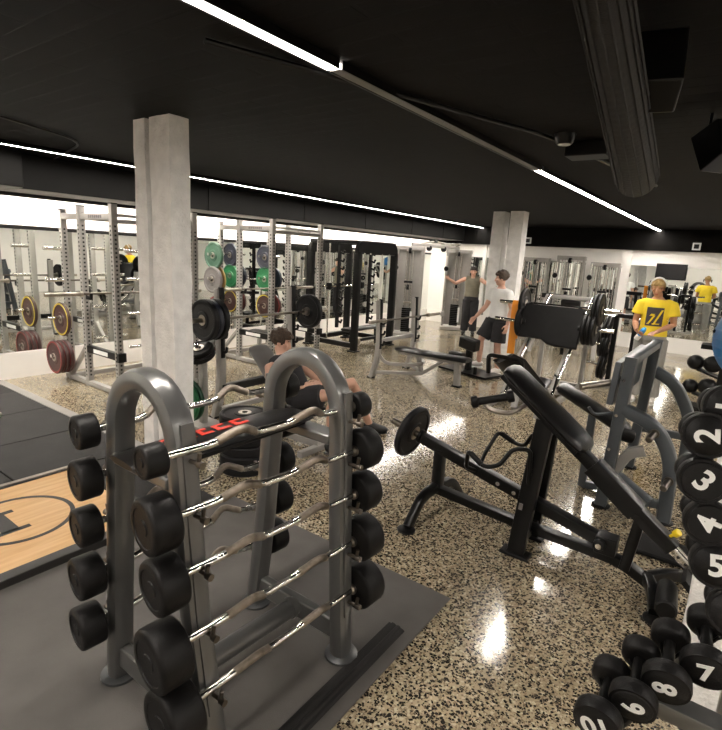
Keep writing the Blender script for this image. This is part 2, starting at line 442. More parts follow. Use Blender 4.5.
def speaker(loc, rz, label, tilt=.5):
    t = thing('ceiling_speaker', loc, label, 'speaker', 'black ceiling speakers', rz); t.scale = (.58, .58, .58)
    MB().prism([(-.13, -.16), (.13, -.20), (.16, .20), (-.16, .20)], (0, -.14, 0), (0, .9, -.4), (0, .4, .9), (.28, 0, 0)).build('cabinet', 'blackpaint', t, .012)
    MB().cyl((.14, 0, .1), (.14, 0, .35), .015).box((.14, 0, .14), (.06, .12, .02)).build('bracket', 'blackpaint', t)
    MB().box((.14, -.115, -.195), (.10, .012, .012), (-.4, 0, 0)).build('label_strip', 'yellowk', t)
speaker((-.50, 2.42, 2.62), .25, 'black speaker box hanging beside the ribbed duct')
speaker((-.37, 3.72, 2.60), .9, 'black speaker box at the right edge below the first speaker')
t = thing('ceiling_downlight', (-1.2, 3.98, ZC), 'small round unlit downlight on the black ceiling', 'downlight')
MB().lathe([(0, -.07), (.05, -.07), (.062, -.055), (.075, 0), (0, 0)], n=24).build('body', 'blackpaint', t)
MB().lathe([(0, -.076), (.042, -.074), (.045, -.068)], n=24).build('lens', 'downlight', t)
tag(MB().box((0, 0, -.05), (.30, .22, .1)).build('junction_box', 'blackpaint', bev=.008), 'black junction box beside the small downlight', 'junction box').location = (-1.12, 4.35, ZC)
tag(MB().tube(fil([(-2.1, 1.6, ZC-.02), (-1.30, 3.9, ZC-.02), (-.95, 6.6, ZC-.02)], .3), .014, n=8).build('conduit', 'blackpaint'), 'thin black conduit running across the ceiling to the downlight', 'conduit')
tag(MB().tube(fil([(-7.6, 3.2, ZC-.02), (-5.2, 2.6, ZC-.02), (-4.3, .6, ZC-.02)], .4), .010, n=8).build('cable', 'blackpaint'), 'black cable looping along the ceiling, upper left', 'cable')
for i, (x, z, l) in enumerate(((-4.79, 2.46, 'square white framed wall box right of the far pillars'), (-1.01, 2.44, 'square white framed wall box near the right edge'))):
    t = thing('wall_box', (x, YB-.12, z), l, 'wall box', 'square wall boxes')
    MB().box((0, -.02, 0), (.16, .03, .16)).build('frame', 'whiteplastic', t, .004)
    MB().box((0, -.038, 0), (.095, .012, .095)).build('grille', 'blackpaint', t)
t = thing('television', (-1.42, YB-.05, 1.86), 'black flat television on the far wall behind the man in yellow', 'television')
MB().box((0, -.03, 0), (.62, .04, .36)).build('bezel', 'blackpaint', t, .006)
MB().box((0, -.052, 0), (.585, .006, .325)).build('display', 'screen', t)
MB().box((0, .02, 0), (.2, .06, .12)).build('bracket', 'blackpaint', t)

# ------------------------------------------------------------------ rubber flooring and lifting platform
tag(MB().box((0, 0, .006), (1.93, 4.0, .012)).build('rubber_mat', 'matgrey', bev=.003), 'grey rubber mat under the arched barbell rack', 'mat').location = (-2.015, .45, 0)
tag(MB().prism([(-.05, 0), (.05, 0), (.04, .008), (.026, .008), (.02, .016), (.008, .016), (0, .010), (-.012, .016), (-.026, .016), (-.03, .008), (-.045, .008)], (0, -1.1, .012), (1, 0, 0), (0, 0, 1), (0, 2.2, 0)).build('mat_ramp_strip', 'tile'), 'dark ribbed rubber strip along the right side of the grey mat', 'mat strip').location = (-1.16, .95, 0)
k = 0
for i in range(4):
    for j in range(5):
        x0, x1 = -4.27-.9*(i+1), -4.27-.9*i; y0, y1 = 2.46-1.0*(j+1), 2.46-1.0*j
        if x0 < -7.7: x0 = -7.68
        o = MB().box((0, 0, .0125), (x1-x0-.012, y1-y0-.012, .025)).build('rubber_tile', 'tile', bev=.004)
        o.location = ((x0+x1)/2, (y0+y1)/2, 0)
        tag(o, 'square black rubber floor tile in the block left of the wooden platform', 'floor tile', 'black rubber floor tiles')
tag(MB().prism([(0, 0), (.13, 0), (.12, .012), (.0, .024)], (-7.68, 2.463, 0), (0, 1, 0), (0, 0, 1), (3.4, 0, 0)).build('edge_ramp', 'matedge'), 'pale edge ramp along the black tiles towards the first power rack', 'edge strip')
tag(MB().box((0, 0, .0125), (1.28, .46, .025)).build('filler_mat', 'tile', bev=.004), 'black rubber strip between the platform end and the near pillars', 'mat').location = (-3.62, 2.10, 0)
t = thing('lifting_platform', (-3.61, .15, 0), 'wooden lifting platform with a black ring logo at the left edge', 'lifting platform')
MB().box((.60, 0, .03), (.085, 3.50, .06)).box((-.60, 0, .03), (.085, 3.50, .06)).box((0, 1.71, .03), (1.115, .085, .06)).box((0, -1.71, .03), (1.115, .085, .06)).build('frame', 'woodframe', t, .005)
MB().box((0, 0, .028), (1.115, 3.33, .05)).build('wood_panel', 'wood', t)
MB().box((-.60, 0, .063), (.04, 3.50, .008)).build('metal_trim', 'steel', t, .003)
lg = MB(); cx, cy, n = -.02, 1.08, 56
for a in range(n):
    a0, a1 = 2*PI*a/n, 2*PI*(a+1)/n
    for (r1, r2) in ((.305, .335),):
        z = .0545
        vs = [(cx+r*math.cos(q)*1.0, cy+r*math.sin(q), zz) for zz in (.052, z) for r, q in ((r1, a0), (r2, a0), (r2, a1), (r1, a1))]
        lg.add(vs, [(0, 1, 2, 3), (4, 5, 6, 7), (0, 1, 5, 4), (1, 2, 6, 5), (2, 3, 7, 6), (3, 0, 4, 7)])
for (x, y, w, h) in ((.0, .98, .28, .10), (-.14, .98, .04, .22), (.14, .98, .04, .22)): lg.box((cx+x, y+.01, .0535), (w, h, .003))
lg.build('ring_logo', 'woodframe', t)

# ------------------------------------------------------------------ arched two-sided barbell rack
def interp(tab, z):
    for (z0, x0), (z1, x1) in zip(tab, tab[1:]):
        if z <= z1 or (z1, x1) == tab[-1]: return lerp(x0, x1, (z-z0)/(z1-z0))
ARCH = [dict(y=1.0, f=[(0, -1.29), (.33, -1.35), (.67, -1.41), (1.2, -1.46)], r=[(0, -1.955), (.37, -1.92), (1.2, -1.85)]),
        dict(y=1.72, f=[(0, -1.265), (.5, -1.30), (1.2, -1.335)], r=[(0, -1.86), (.5, -1.80), (1.2, -1.745)])]
ZB = [1.225, 1.03, .825, .595, .355]
rack = thing('barbell_rack', (-1.6, 1.36, 0), 'silver arched barbell rack with curl bars on both sides, on the grey mat', 'barbell rack')
def loc(p): return V(p)-V((-1.6, 1.36, 0))
for A in ARCH:
    y = A['y']; xf, xr = interp(A['f'], 1.2), interp(A['r'], 1.2); cx, R = (xf+xr)/2, (xf-xr)/2
    pts = [(interp(A['r'], z), y, z) for z in (.012, .3, .6, .9)]+[(cx-R*math.cos(PI*i/16), y, 1.2+(R+.025)*math.sin(PI*i/16)) for i in range(17)]+[(interp(A['f'], z), y, z) for z in (.9, .6, .3, .012)]
    MB().tube([loc(p) for p in pts], rect=(.084, .10), up=(0, 1, 0), rr=.75).build('arch', 'gunmetal' if False else 'silver', rack)
    for q in ('f', 'r'):
        MB().lathe([(0, 0), (.078, 0), (.078, .012), (.06, .02), (0, .02)], loc((interp(A[q], 0), y, .012)), n=28).build('foot_plate', 'gunmetal', rack)
        s = 1 if q == 'f' else -1
        # stepped inner cheek carrying the hooks
        zz = [.28, 1.3]
        pl = [loc((interp(A[q], z)+s*.042, y+(-.02 if y < 1.3 else .02)*0, z)) for z in (.24, .6, .95, 1.31)]
        MB().tube(pl, rect=(.05, .012), up=(1, 0, 0)).build('hook_plate', 'silver', rack)
        for z in ZB:
            x = interp(A[q], z)+s*.045; zc = z-.022
            MB().tube(fil([loc((x-s*.01, y, zc-.022)), loc((x+s*.052, y, zc-.018)), loc((x+s*.058, y, zc+.022))], .012), .008, n=8).lathe([(0, -.004), (.013, -.004), (.013, .02), (0, .02)], loc((x+s*.055, y, zc-.02)), (s, 0, 0), 12).build('hook', 'darksteel', rack)
    z = 1.087; a, b = loc((interp(A['r'], z)+.03, y, z)), loc((interp(A['f'], z)-.03, y, z))
    MB().box((a+b)/2, ((b-a).length, .10, .045)).build('cross_bracket', 'silver', rack, .008)
    z = .14; a, b = loc((interp(A['r'], z)+.03, y, z)), loc((interp(A['f'], z)-.03, y, z))
    MB().box((a+b)/2, ((b-a).length, .05, .10)).build('lower_crossbar', 'silver', rack, .008)
MB().cyl(loc((-1.60, 1.02, .15)), loc((-1.555, 1.70, .15)), .045, 20).cyl(loc((-1.56, 1.66, .15)), loc((-1.558, 1.68, .15)), .053, 20).build('spine_tube', 'silver', rack)

def ez_bar(p, q, out, amp, r1, r2, th, label):
    """fixed curl bar from head centre p to head centre q"""
    p, q = V(p), V(q); c = (p+q)/2; L = (q-p).length; ax = (q-p).normalized()
    t = thing('curl_barbell', c, label, 'barbell', 'fixed curl barbells on the arched rack')
    o = V(out).normalized(); h = L/2
    prof = [(-h, 0), (-.30, 0), (-.235, .0), (-.165, amp), (-.075, amp*.62), (0, -.012), (.075, amp*.62), (.165, amp), (.235, 0), (.30, 0), (h, 0)]
    prof = [(-h, 0), (-.26, 0), (-.17, amp), (-.075, .004), (.075, .004), (.17, amp), (.26, 0), (h, 0)]
    path = fil([ax*s+o*d for s, d in prof], .035)
    MB().tube(path, .0145, n=12).build('bar', 'chrome', t)
    for sg in (-1, 1):
        g = fil([ax*(sg*s)+o*d for s, d in ((.248, amp*.13), (.17, amp), (.085, .009))], .035)
        MB().tube(g, .0158, n=12).build('knurled_grip', 'knurl', t)
    for sg, R in ((-1, r1), (1, r2)):
        a = ax*sg; b = R*.14
        pr = [(0, -th/2), (R-b, -th/2), (R-.3*b, -th/2+.35*b), (R, -th/2+b), (R, th/2-b), (R-.3*b, th/2-.35*b), (R-b, th/2), (R*.72, th/2), (R*.70, th/2-.004), (R*.30, th/2-.004), (R*.28, th/2), (0, th/2)]
        hd = MB().lathe(pr, ax*(sg*h), a, 40).build('weight_head', 'rubber', t, ang=50)
        MB().lathe([(0, -th/2-.012), (.024, -th/2-.012), (.024, -th/2), (0, -th/2)], ax*(sg*h), a, 16).build('collar', 'steel', hd)
    return t
tiers = ['top', 'second', 'middle', 'fourth', 'lowest']
RF = [(.056, .058), (.097, .094), (.096, .092), (.110, .104), (.112, .106)]
RR = [(.066, .066), (.080, .082), (.078, .080), (.088, .086), (.090, .088)]
LF = [(-1.44, .86, 1.225), (-1.41, .86, 1.015), (-1.37, .865, .805), (-1.34, .835, .57), (-1.30, .845, .35)]
for i in range(5):
    z = ZB[i]
    q = V((interp(ARCH[1]['f'], z)+.052-(.03 if i == 0 else 0), 1.815, z+.006))
    p = V(LF[i]); p.x = max(p.x, interp(ARCH[0]['f'], p.z)+.048)
    ez_bar(p, q, (.6, 0, .8), .062, RF[i][0], RF[i][1], [.075, .10, .10, .115, .12][i], '%s curl barbell on the side of the arched rack facing the terrazzo floor' % tiers[i])
    p = V((interp(ARCH[0]['r'], z)-.045, .885, z-.03)); q = V((interp(ARCH[1]['r'], z)-.045, 1.845, z))
    ez_bar(p, q, (-.6, 0, .8), .058, RR[i][0], RR[i][1], [.075, .085, .085, .10, .10][i], '%s curl barbell on the side of the arched rack facing the wooden platform' % tiers[i])

t = thing('padded_board', (-1.615, 1.335, 1.118), 'black padded board with red lettering lying across the arched rack', 'padded board')
MB().tube([(-.015, -.46, .03), (0, -.2, .03), (.02, .3, .03), (.03, .40, .03)], [(.085, .012), (.105, .03), (.105, .03), (.09, .016)], n=16, up=(0, 0, 1)).build('pad', 'vinyl', t)
MB().box((0, -.02, .0), (.16, .80, .018)).build('backing', 'blackpaint', t, .004)
def text_mesh(s, size, ext=.0015, align='CENTER'):
    cu = bpy.data.curves.new('glyph', 'FONT'); cu.body = s; cu.size = size; cu.extrude = ext; cu.align_x = align; cu.align_y = 'CENTER'; cu.resolution_u = 4; cu.offset = size*.028
    ob = bpy.data.objects.new('glyph', cu); C.objects.link(ob)
    dg = bpy.context.evaluated_depsgraph_get(); me = bpy.data.meshes.new_from_object(ob.evaluated_get(dg))
    bpy.data.objects.remove(ob); bpy.data.curves.remove(cu); return me
def glyph(name, s, size, material, parent, M4, bold=0):
    me = text_mesh(s, size); me.transform(M4)
    me.materials.clear(); me.materials.append(M[material])
    o = bpy.data.objects.new(name, me); C.objects.link(o); o.parent = parent; return o
mb = MB(); rg = random.Random(3)
for i, (y0, y1, w) in enumerate(((-.34, -.26, .05), (-.24, -.17, .055), (-.15, -.09, .05), (-.07, .0, .055), (.02, .09, .05))):
    x = .012; mb.box((x, (y0+y1)/2, .0585), (.018, y1-y0, .006)); mb.box((x-.02, y0+.012, .0605), (.05, .018, .004)); mb.box((x-.045, (y0+y1)/2, .0590), (.014, (y1-y0)*.8, .004))
mb.build('red_lettering', 'redprint', t)

# ------------------------------------------------------------------ weight plates
def plate_obj(name, R, th, material, rim=None, hub='steel', hubr=.055):
    t = thing(name, (0, 0, 0), '', 'weight plate')
    pr = [(.026, -th/2), (R*.40, -th/2), (R*.44, -th/2+.008), (R*.80, -th/2+.008), (R*.85, -th/2), (R-.012, -th/2), (R, -th/2+.012), (R, th/2-.012), (R-.012, th/2), (R*.85, th/2), (R*.80, th/2-.008), (R*.44, th/2-.008), (R*.40, th/2), (.026, th/2), (.026, -th/2)]
    MB().lathe(pr, n=40).build('disc', material, t, ang=30)
    MB().lathe([(.0262, -th/2-.003), (hubr, -th/2-.003), (hubr+.004, 0), (hubr, th/2+.003), (.0262, th/2+.003), (.0262, -th/2-.003)], n=24).build('hub', hub, t)
    if rim:
        for s in (-1, 1):
            MB().lathe([(R*.86, s*(th/2-.004)), (R*.86, s*(th/2+.002)), (R-.012, s*(th/2+.002)), (R-.012, s*(th/2-.004))], n=40).build('rim_band', rim, t)
    return t
PL = {}
def plate(kind, args, p, d, label, group):
    if kind not in PL:
        PL[kind] = plate_obj('weight_plate', *args); o = PL[kind]
    else: o = dup(PL[kind])
    o.location = p; o.rotation_euler = axis_rot(d); o['label'] = label; o['group'] = group
    return o
# stack of bumper plates on the floor between rack and pillars
for i in range(6):
    plate('stack', (.215, .085, 'rubberbump'), (-3.27+random.uniform(-.006, .006), 2.88+random.uniform(-.006, .006), .0425+.0855*i), (0, 0, 1),
          'bumper plate in the floor stack by the near pillars, %s of six' % ['lowest', 'second from the floor', 'third from the floor', 'third from the top', 'second from the top', 'topmost'][i], 'bumper plates stacked on the floor')

# ------------------------------------------------------------------ chest-supported T-bar row machine
tb = thing('row_machine', (-.8, 3.3, 0), 'black chest supported row machine with one plate on its long lever', 'exercise machine')
def L(x, y, z): return V((x+.8, y-3.3, z))
MB().tube(fil([L(-1.62, 3.32, .19), L(-1.0, 3.31, .15), L(-.33, 3.30, .14), L(-.16, 3.30, .06)], .12), rect=(.06, .075), up=(0, 1, 0)).build('base_tube', 'blackpaint', tb)
def foot(pts, w=.07, h=.06, up=(1, 0, 0)):
    return MB().tube(fil(pts, .14, 8), rect=(w, h), up=up, rr=.4).build('leg', 'blackpaint', tb)
foot([L(-1.62, 3.32, .21), L(-1.63, 3.10, .20), L(-1.64, 2.95, .02)])
foot([L(-1.62, 3.32, .21), L(-1.60, 3.52, .20), L(-1.58, 3.66, .02)])
foot([L(-.18, 3.30, .09), L(-.14, 3.20, .09), L(-.10, 3.05, .035)])
foot([L(-.18, 3.30, .09), L(-.06, 3.45, .09), L(.03, 3.58, .035)])
for x, y in ((-1.64, 2.93), (-1.575, 3.68), (-.09, 3.04), (.04, 3.60)):
    MB().lathe([(0, 0), (.065, 0), (.065, .012), (.05, .02), (0, .02)], L(x, y, 0), n=20).build('foot_pad', 'rubber', tb)
MB().tube([L(-1.62, 3.32, .20), L(-1.62, 3.32, .50)], rect=(.075, .075), up=(1, 0, 0)).build('rear_post', 'blackpaint', tb, 0)
MB().box(L(-1.62, 3.32, .505), (.10, .10, .02)).build('rubber_stop', 'rubber', tb, .004)
# two splayed centre posts either side of the lever
for y0, y1, s in ((3.16, 3.235, -1), (3.46, 3.385, 1)):
    MB().tube([L(-.93, y0, .01), L(-.87, y1, .93)], rect=(.11, .055), up=(0, 1, 0)).build('centre_post', 'blackpaint', tb)
    MB().box(L(-.93, y0, .012), (.19, .11, .024)).build('post_foot', 'rubber', tb, .008)
MB().box(L(-.915, 3.31, .13), (.08, .24, .05)).build('post_bridge', 'blackpaint', tb, .006)
MB().box(L(-.87, 3.31, .86), (.09, .2, .06)).build('post_bridge', 'blackpaint', tb, .006)
MB().box(L(-.925, 3.125, .36), (.025, .004, .045), (0, .05, 0)).build('warning_label', 'greyr', tb)
# lever arm with horn
la, lb = L(-1.90, 3.32, .588), L(-.43, 3.27, .24)
MB().tube([lerp(la, lb, .09), lb], rect=(.075, .075), up=(0, 1, 0)).build('lever_arm', 'blackpaint', tb)
MB().tube([lerp(la, lb, -.105), lerp(la, lb, .09)], .0245, n=16).build('plate_horn', 'darksteel', tb)
MB().lathe([(0, -.01), (.055, -.01), (.055, .012), (0, .012)], lerp(la, lb, .075), lb-la, 20).build('horn_collar', 'blackpaint', tb)
MB().cyl(L(-.45, 3.18, .245), L(-.45, 3.36, .245), .035).box(L(-.42, 3.27, .235), (.12, .11, .11)).build('pivot', 'blackpaint', tb, .006)
for y in (3.17, 3.37):
    MB().cyl(L(-.45, y, .245), L(-.45, y+.012, .245), .018).build('bolt', 'chrome', tb)
for f in (.38, .52, .60):
    p = lerp(la, lb, f); MB().cyl(p+V((0, -.046, 0)), p+V((0, -.036, 0)), .015).build('bolt', 'chrome', tb)
# bent handles either side of the lever
for s in (-1, 1):
    y = 3.30
    h0 = lerp(la, lb, .40); h1 = lerp(la, lb, .66)
    pts = [h0+V((0, s*.04, .0)), h0+V((-.02, s*.16, .06)), h0+V((.03, s*.26, .22)), h0+V((.16, s*.29, .15)), h0+V((.24, s*.24, .17)), h0+V((.30, s*.20, .29)), h0+V((.40, s*.16, .30)), h1+V((.02, s*.10, .12)), h1+V((.02, s*.04, .02))]
    MB().tube(fil(pts, .04), .015, n=10).build('handle', 'blackpaint', tb)
    MB().tube([pts[2]*.85+pts[3]*.15, pts[2]*.15+pts[3]*.85], .019, n=10).build('grip', 'rubber', tb)
# inclined support rail, telescoping carriage and chest pad
ra, rb = L(-.82, 3.28, .90), L(.04, 3.22, .27)
MB().tube([lerp(ra, rb, -.05), lerp(ra, rb, .42)], rect=(.075, .075), up=(0, 1, 0)).build('pad_rail', 'blackpaint', tb)
MB().tube([lerp(ra, rb, .30), lerp(ra, rb, .62)], rect=(.115, .12), up=(0, 1, 0)).build('rail_sleeve', 'blackpaint', tb)
MB().tube([lerp(ra, rb, .60), lerp(ra, rb, .86)], rect=(.085, .085), up=(0, 1, 0)).build('rail_lower', 'blackpaint', tb)
MB().tube([lerp(ra, rb, .84), lerp(ra, rb, 1.07)], rect=(.05, .06), up=(0, 1, 0)).build('telescoping_tube', 'chrome', tb)
mb = MB()
for i in range(4):
    p = lerp(ra, rb, .90+.045*i)+V((0, -.03, 0)); mb.cyl(p, p+V((0, -.003, 0)), .008)
mb.build('adjuster_hole', 'hole', tb)
MB().tube([L(-.30, 3.25, .14), L(-.26, 3.24, .50)], rect=(.06, .085), up=(0, 1, 0)).build('front_upright', 'blackpaint', tb)
p = lerp(ra, rb, .82)
MB().cyl(p+V((.0, .0, .03)), p+V((.035, -.02, .075)), .009).cyl(p+V((.03, -.017, .068)), p+V((.05, -.028, .095)), .021, ch=.004).build('pull_pin', 'yellowk', tb)
MB().tube([L(.035, 3.06, .235), L(.03, 3.42, .235)], rect=(.10, .03), up=(1, 0, 1)).build('foot_plate', 'rubber', tb)
MB().cyl(L(-.05, 2.98, .115), L(-.07, 3.26, .10), .055, 18, ch=.01).build('foot_roller', 'rubber', tb)
d = (rb-ra).normalized(); nrm = V((-d.z, 0, d.x)).normalized()
if nrm.z < 0: nrm = -nrm
pc = L(-.88, 3.30, .975)+nrm*.02
a0, a1 = pc-d*.37, pc+d*.33
MB().tube([a0, a0+d*.02, a0+d*.08, pc, a1-d*.10, a1-d*.025, a1], [(.08, .026), (.135, .038), (.15, .044), (.155, .044), (.155, .044), (.135, .038), (.08, .024)], n=20, up=nrm).build('chest_pad', 'vinyl', tb)
MB().tube([a0+d*.02-nrm*.045, a1-d*.03-nrm*.045], rect=(.20, .035), up=nrm).build('pad_backing', 'blackpaint', tb)
m4 = Matrix.Translation(pc-d*.14+nrm*.040) @ Matrix((d, nrm.cross(d), nrm)).transposed().to_4x4()
mb = MB()
for k in range(5): mb.box((-.045+k*.022, (k % 2)*.006, 0), (.016, .014, .003), (0, 0, .3))
o = mb.build('pad_logo', 'greyr', tb); o.data.transform(m4)
# round hand grips left of the chest pad
MB().tube(fil([L(-1.02, 3.30, .99), L(-1.10, 3.22, .92), L(-1.23, 3.19, .93), L(-1.28, 3.22, .98)], .05), .016, n=10).build('grip_bracket', 'steel', tb)
MB().cyl(L(-1.335, 3.16, .965), L(-1.12, 3.26, 1.03), .026, 16, ch=.004).build('hand_grip', 'rubber', tb)
for p, r in ((L(-1.345, 3.155, .962), .040), (L(-1.14, 3.25, 1.024), .040)):
    dd = V((.2, .093, .065)).normalized(); MB().cyl(p, p+dd*.045, r, 20, ch=.006).build('grip_end', 'rubber', tb)
dl = (lb-la).normalized()
plate('tbar', (.205, .055, 'rubberbump'), V((-.8, 3.3, 0))+lerp(la, lb, .02), dl, 'black bumper plate on the end of the row machine lever', 'plate on the row machine')

# ------------------------------------------------------------------ numbered dumbbells on their rack, right edge
def dumbbell(num, p, ax, R, rot, label, sep=.155, th=.052):
    t = thing('dumbbell', p, label, 'dumbbell', 'numbered black dumbbells')
    a = V(ax).normalized()
    MB().tube([(0, 0, 0), a*.4*sep, a*.5*sep, a*.6*sep, a*sep], [.014, .015, .0165, .015, .014], n=14).build('handle', 'blackpaint', t)
    b = R*.16
    pr = [(0, -th/2), (R*.80, -th/2), (R-b, -th/2+.004), (R-.25*b, -th/2+.4*b), (R, -th/2+b+.004), (R*.98, th/2-b), (R*.90, th/2-.3*b), (R*.6, th/2), (0, th/2)]
    for s, nm in ((0, 1), (1, 0)):
        hd = MB().lathe(pr if s == 0 else [(r*.84, -z) for r, z in pr][::-1], a*(sep*s), a, 36).build('weight_head', 'rubber', t, ang=60)
        if s == 0 and num:
            n = -a; x = V((0, 0, 1)).cross(n).normalized(); y = n.cross(x)
            c, sn = math.cos(math.radians(rot)), math.sin(math.radians(rot))
            X = x*c+y*sn; Y = -x*sn+y*c
            m4 = Matrix.Translation(n*(th/2)) @ Matrix((X, Y, n)).transposed().to_4x4()
            o = glyph('number', num, R*1.28, 'num', hd, m4)
    return t
DB = [('1', (-.003+.02, 1.56, 1.572), (-.022, .15, -.028), .058, 90, 'black dumbbell mostly hidden above the one marked 2'),
      ('2', (-.014, 1.523, 1.50), (-.022, .15, -.028), .058, 97, 'black dumbbell marked 2 on the right edge'),
      ('3', (-.005, 1.50, 1.389), (-.022, .15, -.028), .057, -32, 'black dumbbell marked 3 on the right edge'),
      ('4', (.025, 1.494, 1.286), (-.022, .15, -.028), .057, 78, 'black dumbbell marked 4 on the right edge'),
      ('5', (.056, 1.490, 1.185), (-.022, .15, -.028), .058, 8, 'black dumbbell marked 5 on the right edge'),
      ('6', (.112, 1.488, 1.075), (-.012, .15, -.05), .059, 20, 'black dumbbell cut by the right edge, under the one marked 5'),
      ('7', (.087, 1.551, .858), (-.012, .155, .042), .062, 14, 'black dumbbell marked 7 above the grey rail'),
      ('8', (.008, 1.482, .813), (-.012, .155, .038), .061, 102, 'black dumbbell marked 8 above the grey rail'),
      ('9', (-.056, 1.421, .76), (-.010, .155, .040), .060, -66, 'black dumbbell marked 9 above the grey rail'),
      ('10', (-.124, 1.358, .705), (.0, .155, .032), .062, 204, 'black dumbbell marked 10 in the bottom right corner')]
for d in DB: dumbbell(*d)
rk = thing('dumbbell_rack', (.1, 1.6, 0), 'grey dumbbell rack with a sloping rail under the dumbbells 7 to 10', 'dumbbell rack')
def K(x, y, z): return V((x-.1, y-1.6, z))
MB().tube([K(-.03, 1.535, .70), K(.42, 1.535, .70)], rect=(.07, .05), up=(0, 0, 1)).build('rail', 'silver', rk)
MB().tube([K(-.02, 1.66, .77), K(.42, 1.66, .77)], rect=(.05, .04), up=(0, 0, 1)).build('rail', 'silver', rk)
MB().tube([K(-.02, 1.535, .70), K(-.10, 1.40, .64), K(-.14, 1.35, .625)], rect=(.03, .02), up=(0, 0, 1)).build('rail', 'blackpaint', rk)
for i, d in enumerate(DB[6:]):
    for f in (.30, .72):
        c = V(d[1])+V(d[2])*f; MB().tube([K(*(c+V((-.028, .02, -.006)))), K(*(c+V((-.012, .0, -.030)))), K(*(c+V((.014, 0, -.030)))), K(*(c+V((.03, .0, -.0))))], .005, n=6).build('saddle', 'blackpaint', rk)
MB().tube([K(.17, 1.66, .012), K(.17, 1.66, 1.62)], rect=(.06, .05), up=(0, 1, 0)).build('upright', 'silver', rk)
MB().tube([K(.17, 1.30, .03), K(.17, 2.05, .03)], rect=(.06, .05), up=(0, 0, 1)).build('base_bar', 'silver', rk)
MB().tube([K(.36, 1.535, .012), K(.36, 1.535, .70)], rect=(.05, .04), up=(0, 1, 0)).build('leg', 'silver', rk)
MB().tube([K(.36, 1.535, .08), K(.17, 1.66, .10)], rect=(.04, .04), up=(0, 0, 1)).build('crossbar', 'silver', rk)
for i, d in enumerate(DB[:6]):
    c = V(d[1])+V(d[2])*.5
    MB().tube([K(.17, 1.66, c.z-.032), K(c.x+.03, c.y+.01, c.z-.028), K(c.x-.02, c.y, c.z-.022)], .009, n=8).build('arm', 'blackpaint', rk)

# blue exercise ball on a tall ring stand, right edge
bs = thing('ball_stand', (.20, 4.25, 0), 'tall black ring stand carrying the blue exercise ball', 'ball stand')
MB().lathe([(.20, -.012), (.212, 0), (.20, .012), (.188, 0), (.20, -.012)], (0, 0, 1.22), n=32).build('ring', 'blackpaint', bs)
for k in range(3):
    a = 2*PI*k/3+.4; MB().tube([(.20*math.cos(a), .20*math.sin(a), 1.22), (.26*math.cos(a), .26*math.sin(a), .0)], .014, n=8).build('leg', 'blackpaint', bs)
b = MB().ell((0, 0, 0), (.32, .32, .31), n=40).build('exercise_ball', 'ball', ang=180)
b.location = (.20, 4.25, 1.475); tag(b, 'large blue exercise ball cut by the right edge', 'exercise ball')
MB().cyl((-.31, -.06, .04), (-.323, -.062, .042), .012).build('valve', 'blackpaint', b)
for z in (-.12, -.06, 0, .06, .12):
    rr = .32*math.sqrt(max(0, 1-(z/.31)**2)); MB().tube([(rr*math.cos(2*PI*k/48), rr*math.sin(2*PI*k/48), z) for k in range(48)], .0022, n=5, closed=True).build('ridge', 'ball', b)

# black ball rack on the floor near the far mirrors, right edge
br = thing('ball_rack', (-.17, 8.4, 0), 'small black storage rack with slam balls, left of the blue ball', 'storage rack')
MB().box((0, 0, .92), (.34, .30, .06)).build('top_shelf', 'blackpaint', br, .005)
MB().box((.12, 0, .47), (.08, .22, .9)).build('post', 'blackpaint', br, .005)
MB().box((-.08, 0, .05), (.42, .30, .07), (0, .12, 0)).build('base', 'blackpaint', br, .005)
for z in (.22, .55): MB().box((-.03, 0, z), (.30, .20, .025), (0, .3, 0)).build('shelf', 'blackpaint', br)
for i, (x, y, z, r, l) in enumerate(((-.20, -.02, .68, .10, 'upper black slam ball on the small storage rack'), (-.21, -.03, .345, .095, 'lower black slam ball on the small storage rack'), (.0, -.06, .69, .11, 'black slam ball against the post of the small storage rack'), (-.01, -.08, .38, .11, 'black slam ball at the foot of the small storage rack'))):
    o = MB().ell((0, 0, 0), (r, r, r), n=24).tube([(r*1.0*math.cos(2*PI*k/24), 0, r*1.0*math.sin(2*PI*k/24)) for k in range(24)], .004, n=5, closed=True).build('slam_ball', 'rubber'); o.location = (-.17+x, 8.4+y, z)
    tag(o, l, 'slam ball', 'slam balls on the small rack')

# ------------------------------------------------------------------ slate grey plate-loaded machine
gm = thing('calf_machine', (-.45, 4.8, 0), 'slate grey plate loaded machine with curved legs, in front of the man in yellow', 'exercise machine')
def G(x, y, z): return V((x+.45, y-4.8, z))
MB().tube([G(-.645, 4.33, .015), G(-.605, 4.40, 1.23)], rect=(.085, .105), up=(0, 1, 0)).build('post', 'slate', gm)
MB().tube([G(-.62, 5.42, .015), G(-.545, 5.26, 1.28)], rect=(.085, .105), up=(0, 1, 0)).build('post', 'slate', gm)
MB().tube(fil([G(-.60, 4.37, .82), G(-.36, 4.37, .74), G(-.22, 4.37, .50), G(-.205, 4.37, .015)], .22, 10), rect=(.10, .10), up=(0, 1, 0), rr=.5).build('curved_leg', 'slate', gm)
MB().tube(fil([G(-.56, 5.36, 1.0), G(-.36, 5.38, .90), G(-.19, 5.40, .60), G(-.18, 5.41, .015)], .24, 10), rect=(.10, .10), up=(0, 1, 0), rr=.5).build('curved_leg', 'slate', gm)
for p in ((-.645, 4.33), (-.62, 5.42), (-.205, 4.37), (-.18, 5.41)):
    MB().lathe([(0, 0), (.07, 0), (.07, .012), (.055, .02), (0, .02)], G(p[0], p[1], 0), n=20).build('foot_pad', 'rubber', gm)
MB().prism([(0, 0), (.86, .06), (.86, .40), (.05, .34)], G(-.735, 4.38, .83), (.06, 1, 0), (.03, 0, 1), (.05, 0, 0)).build('shroud', 'slate', gm, .006)
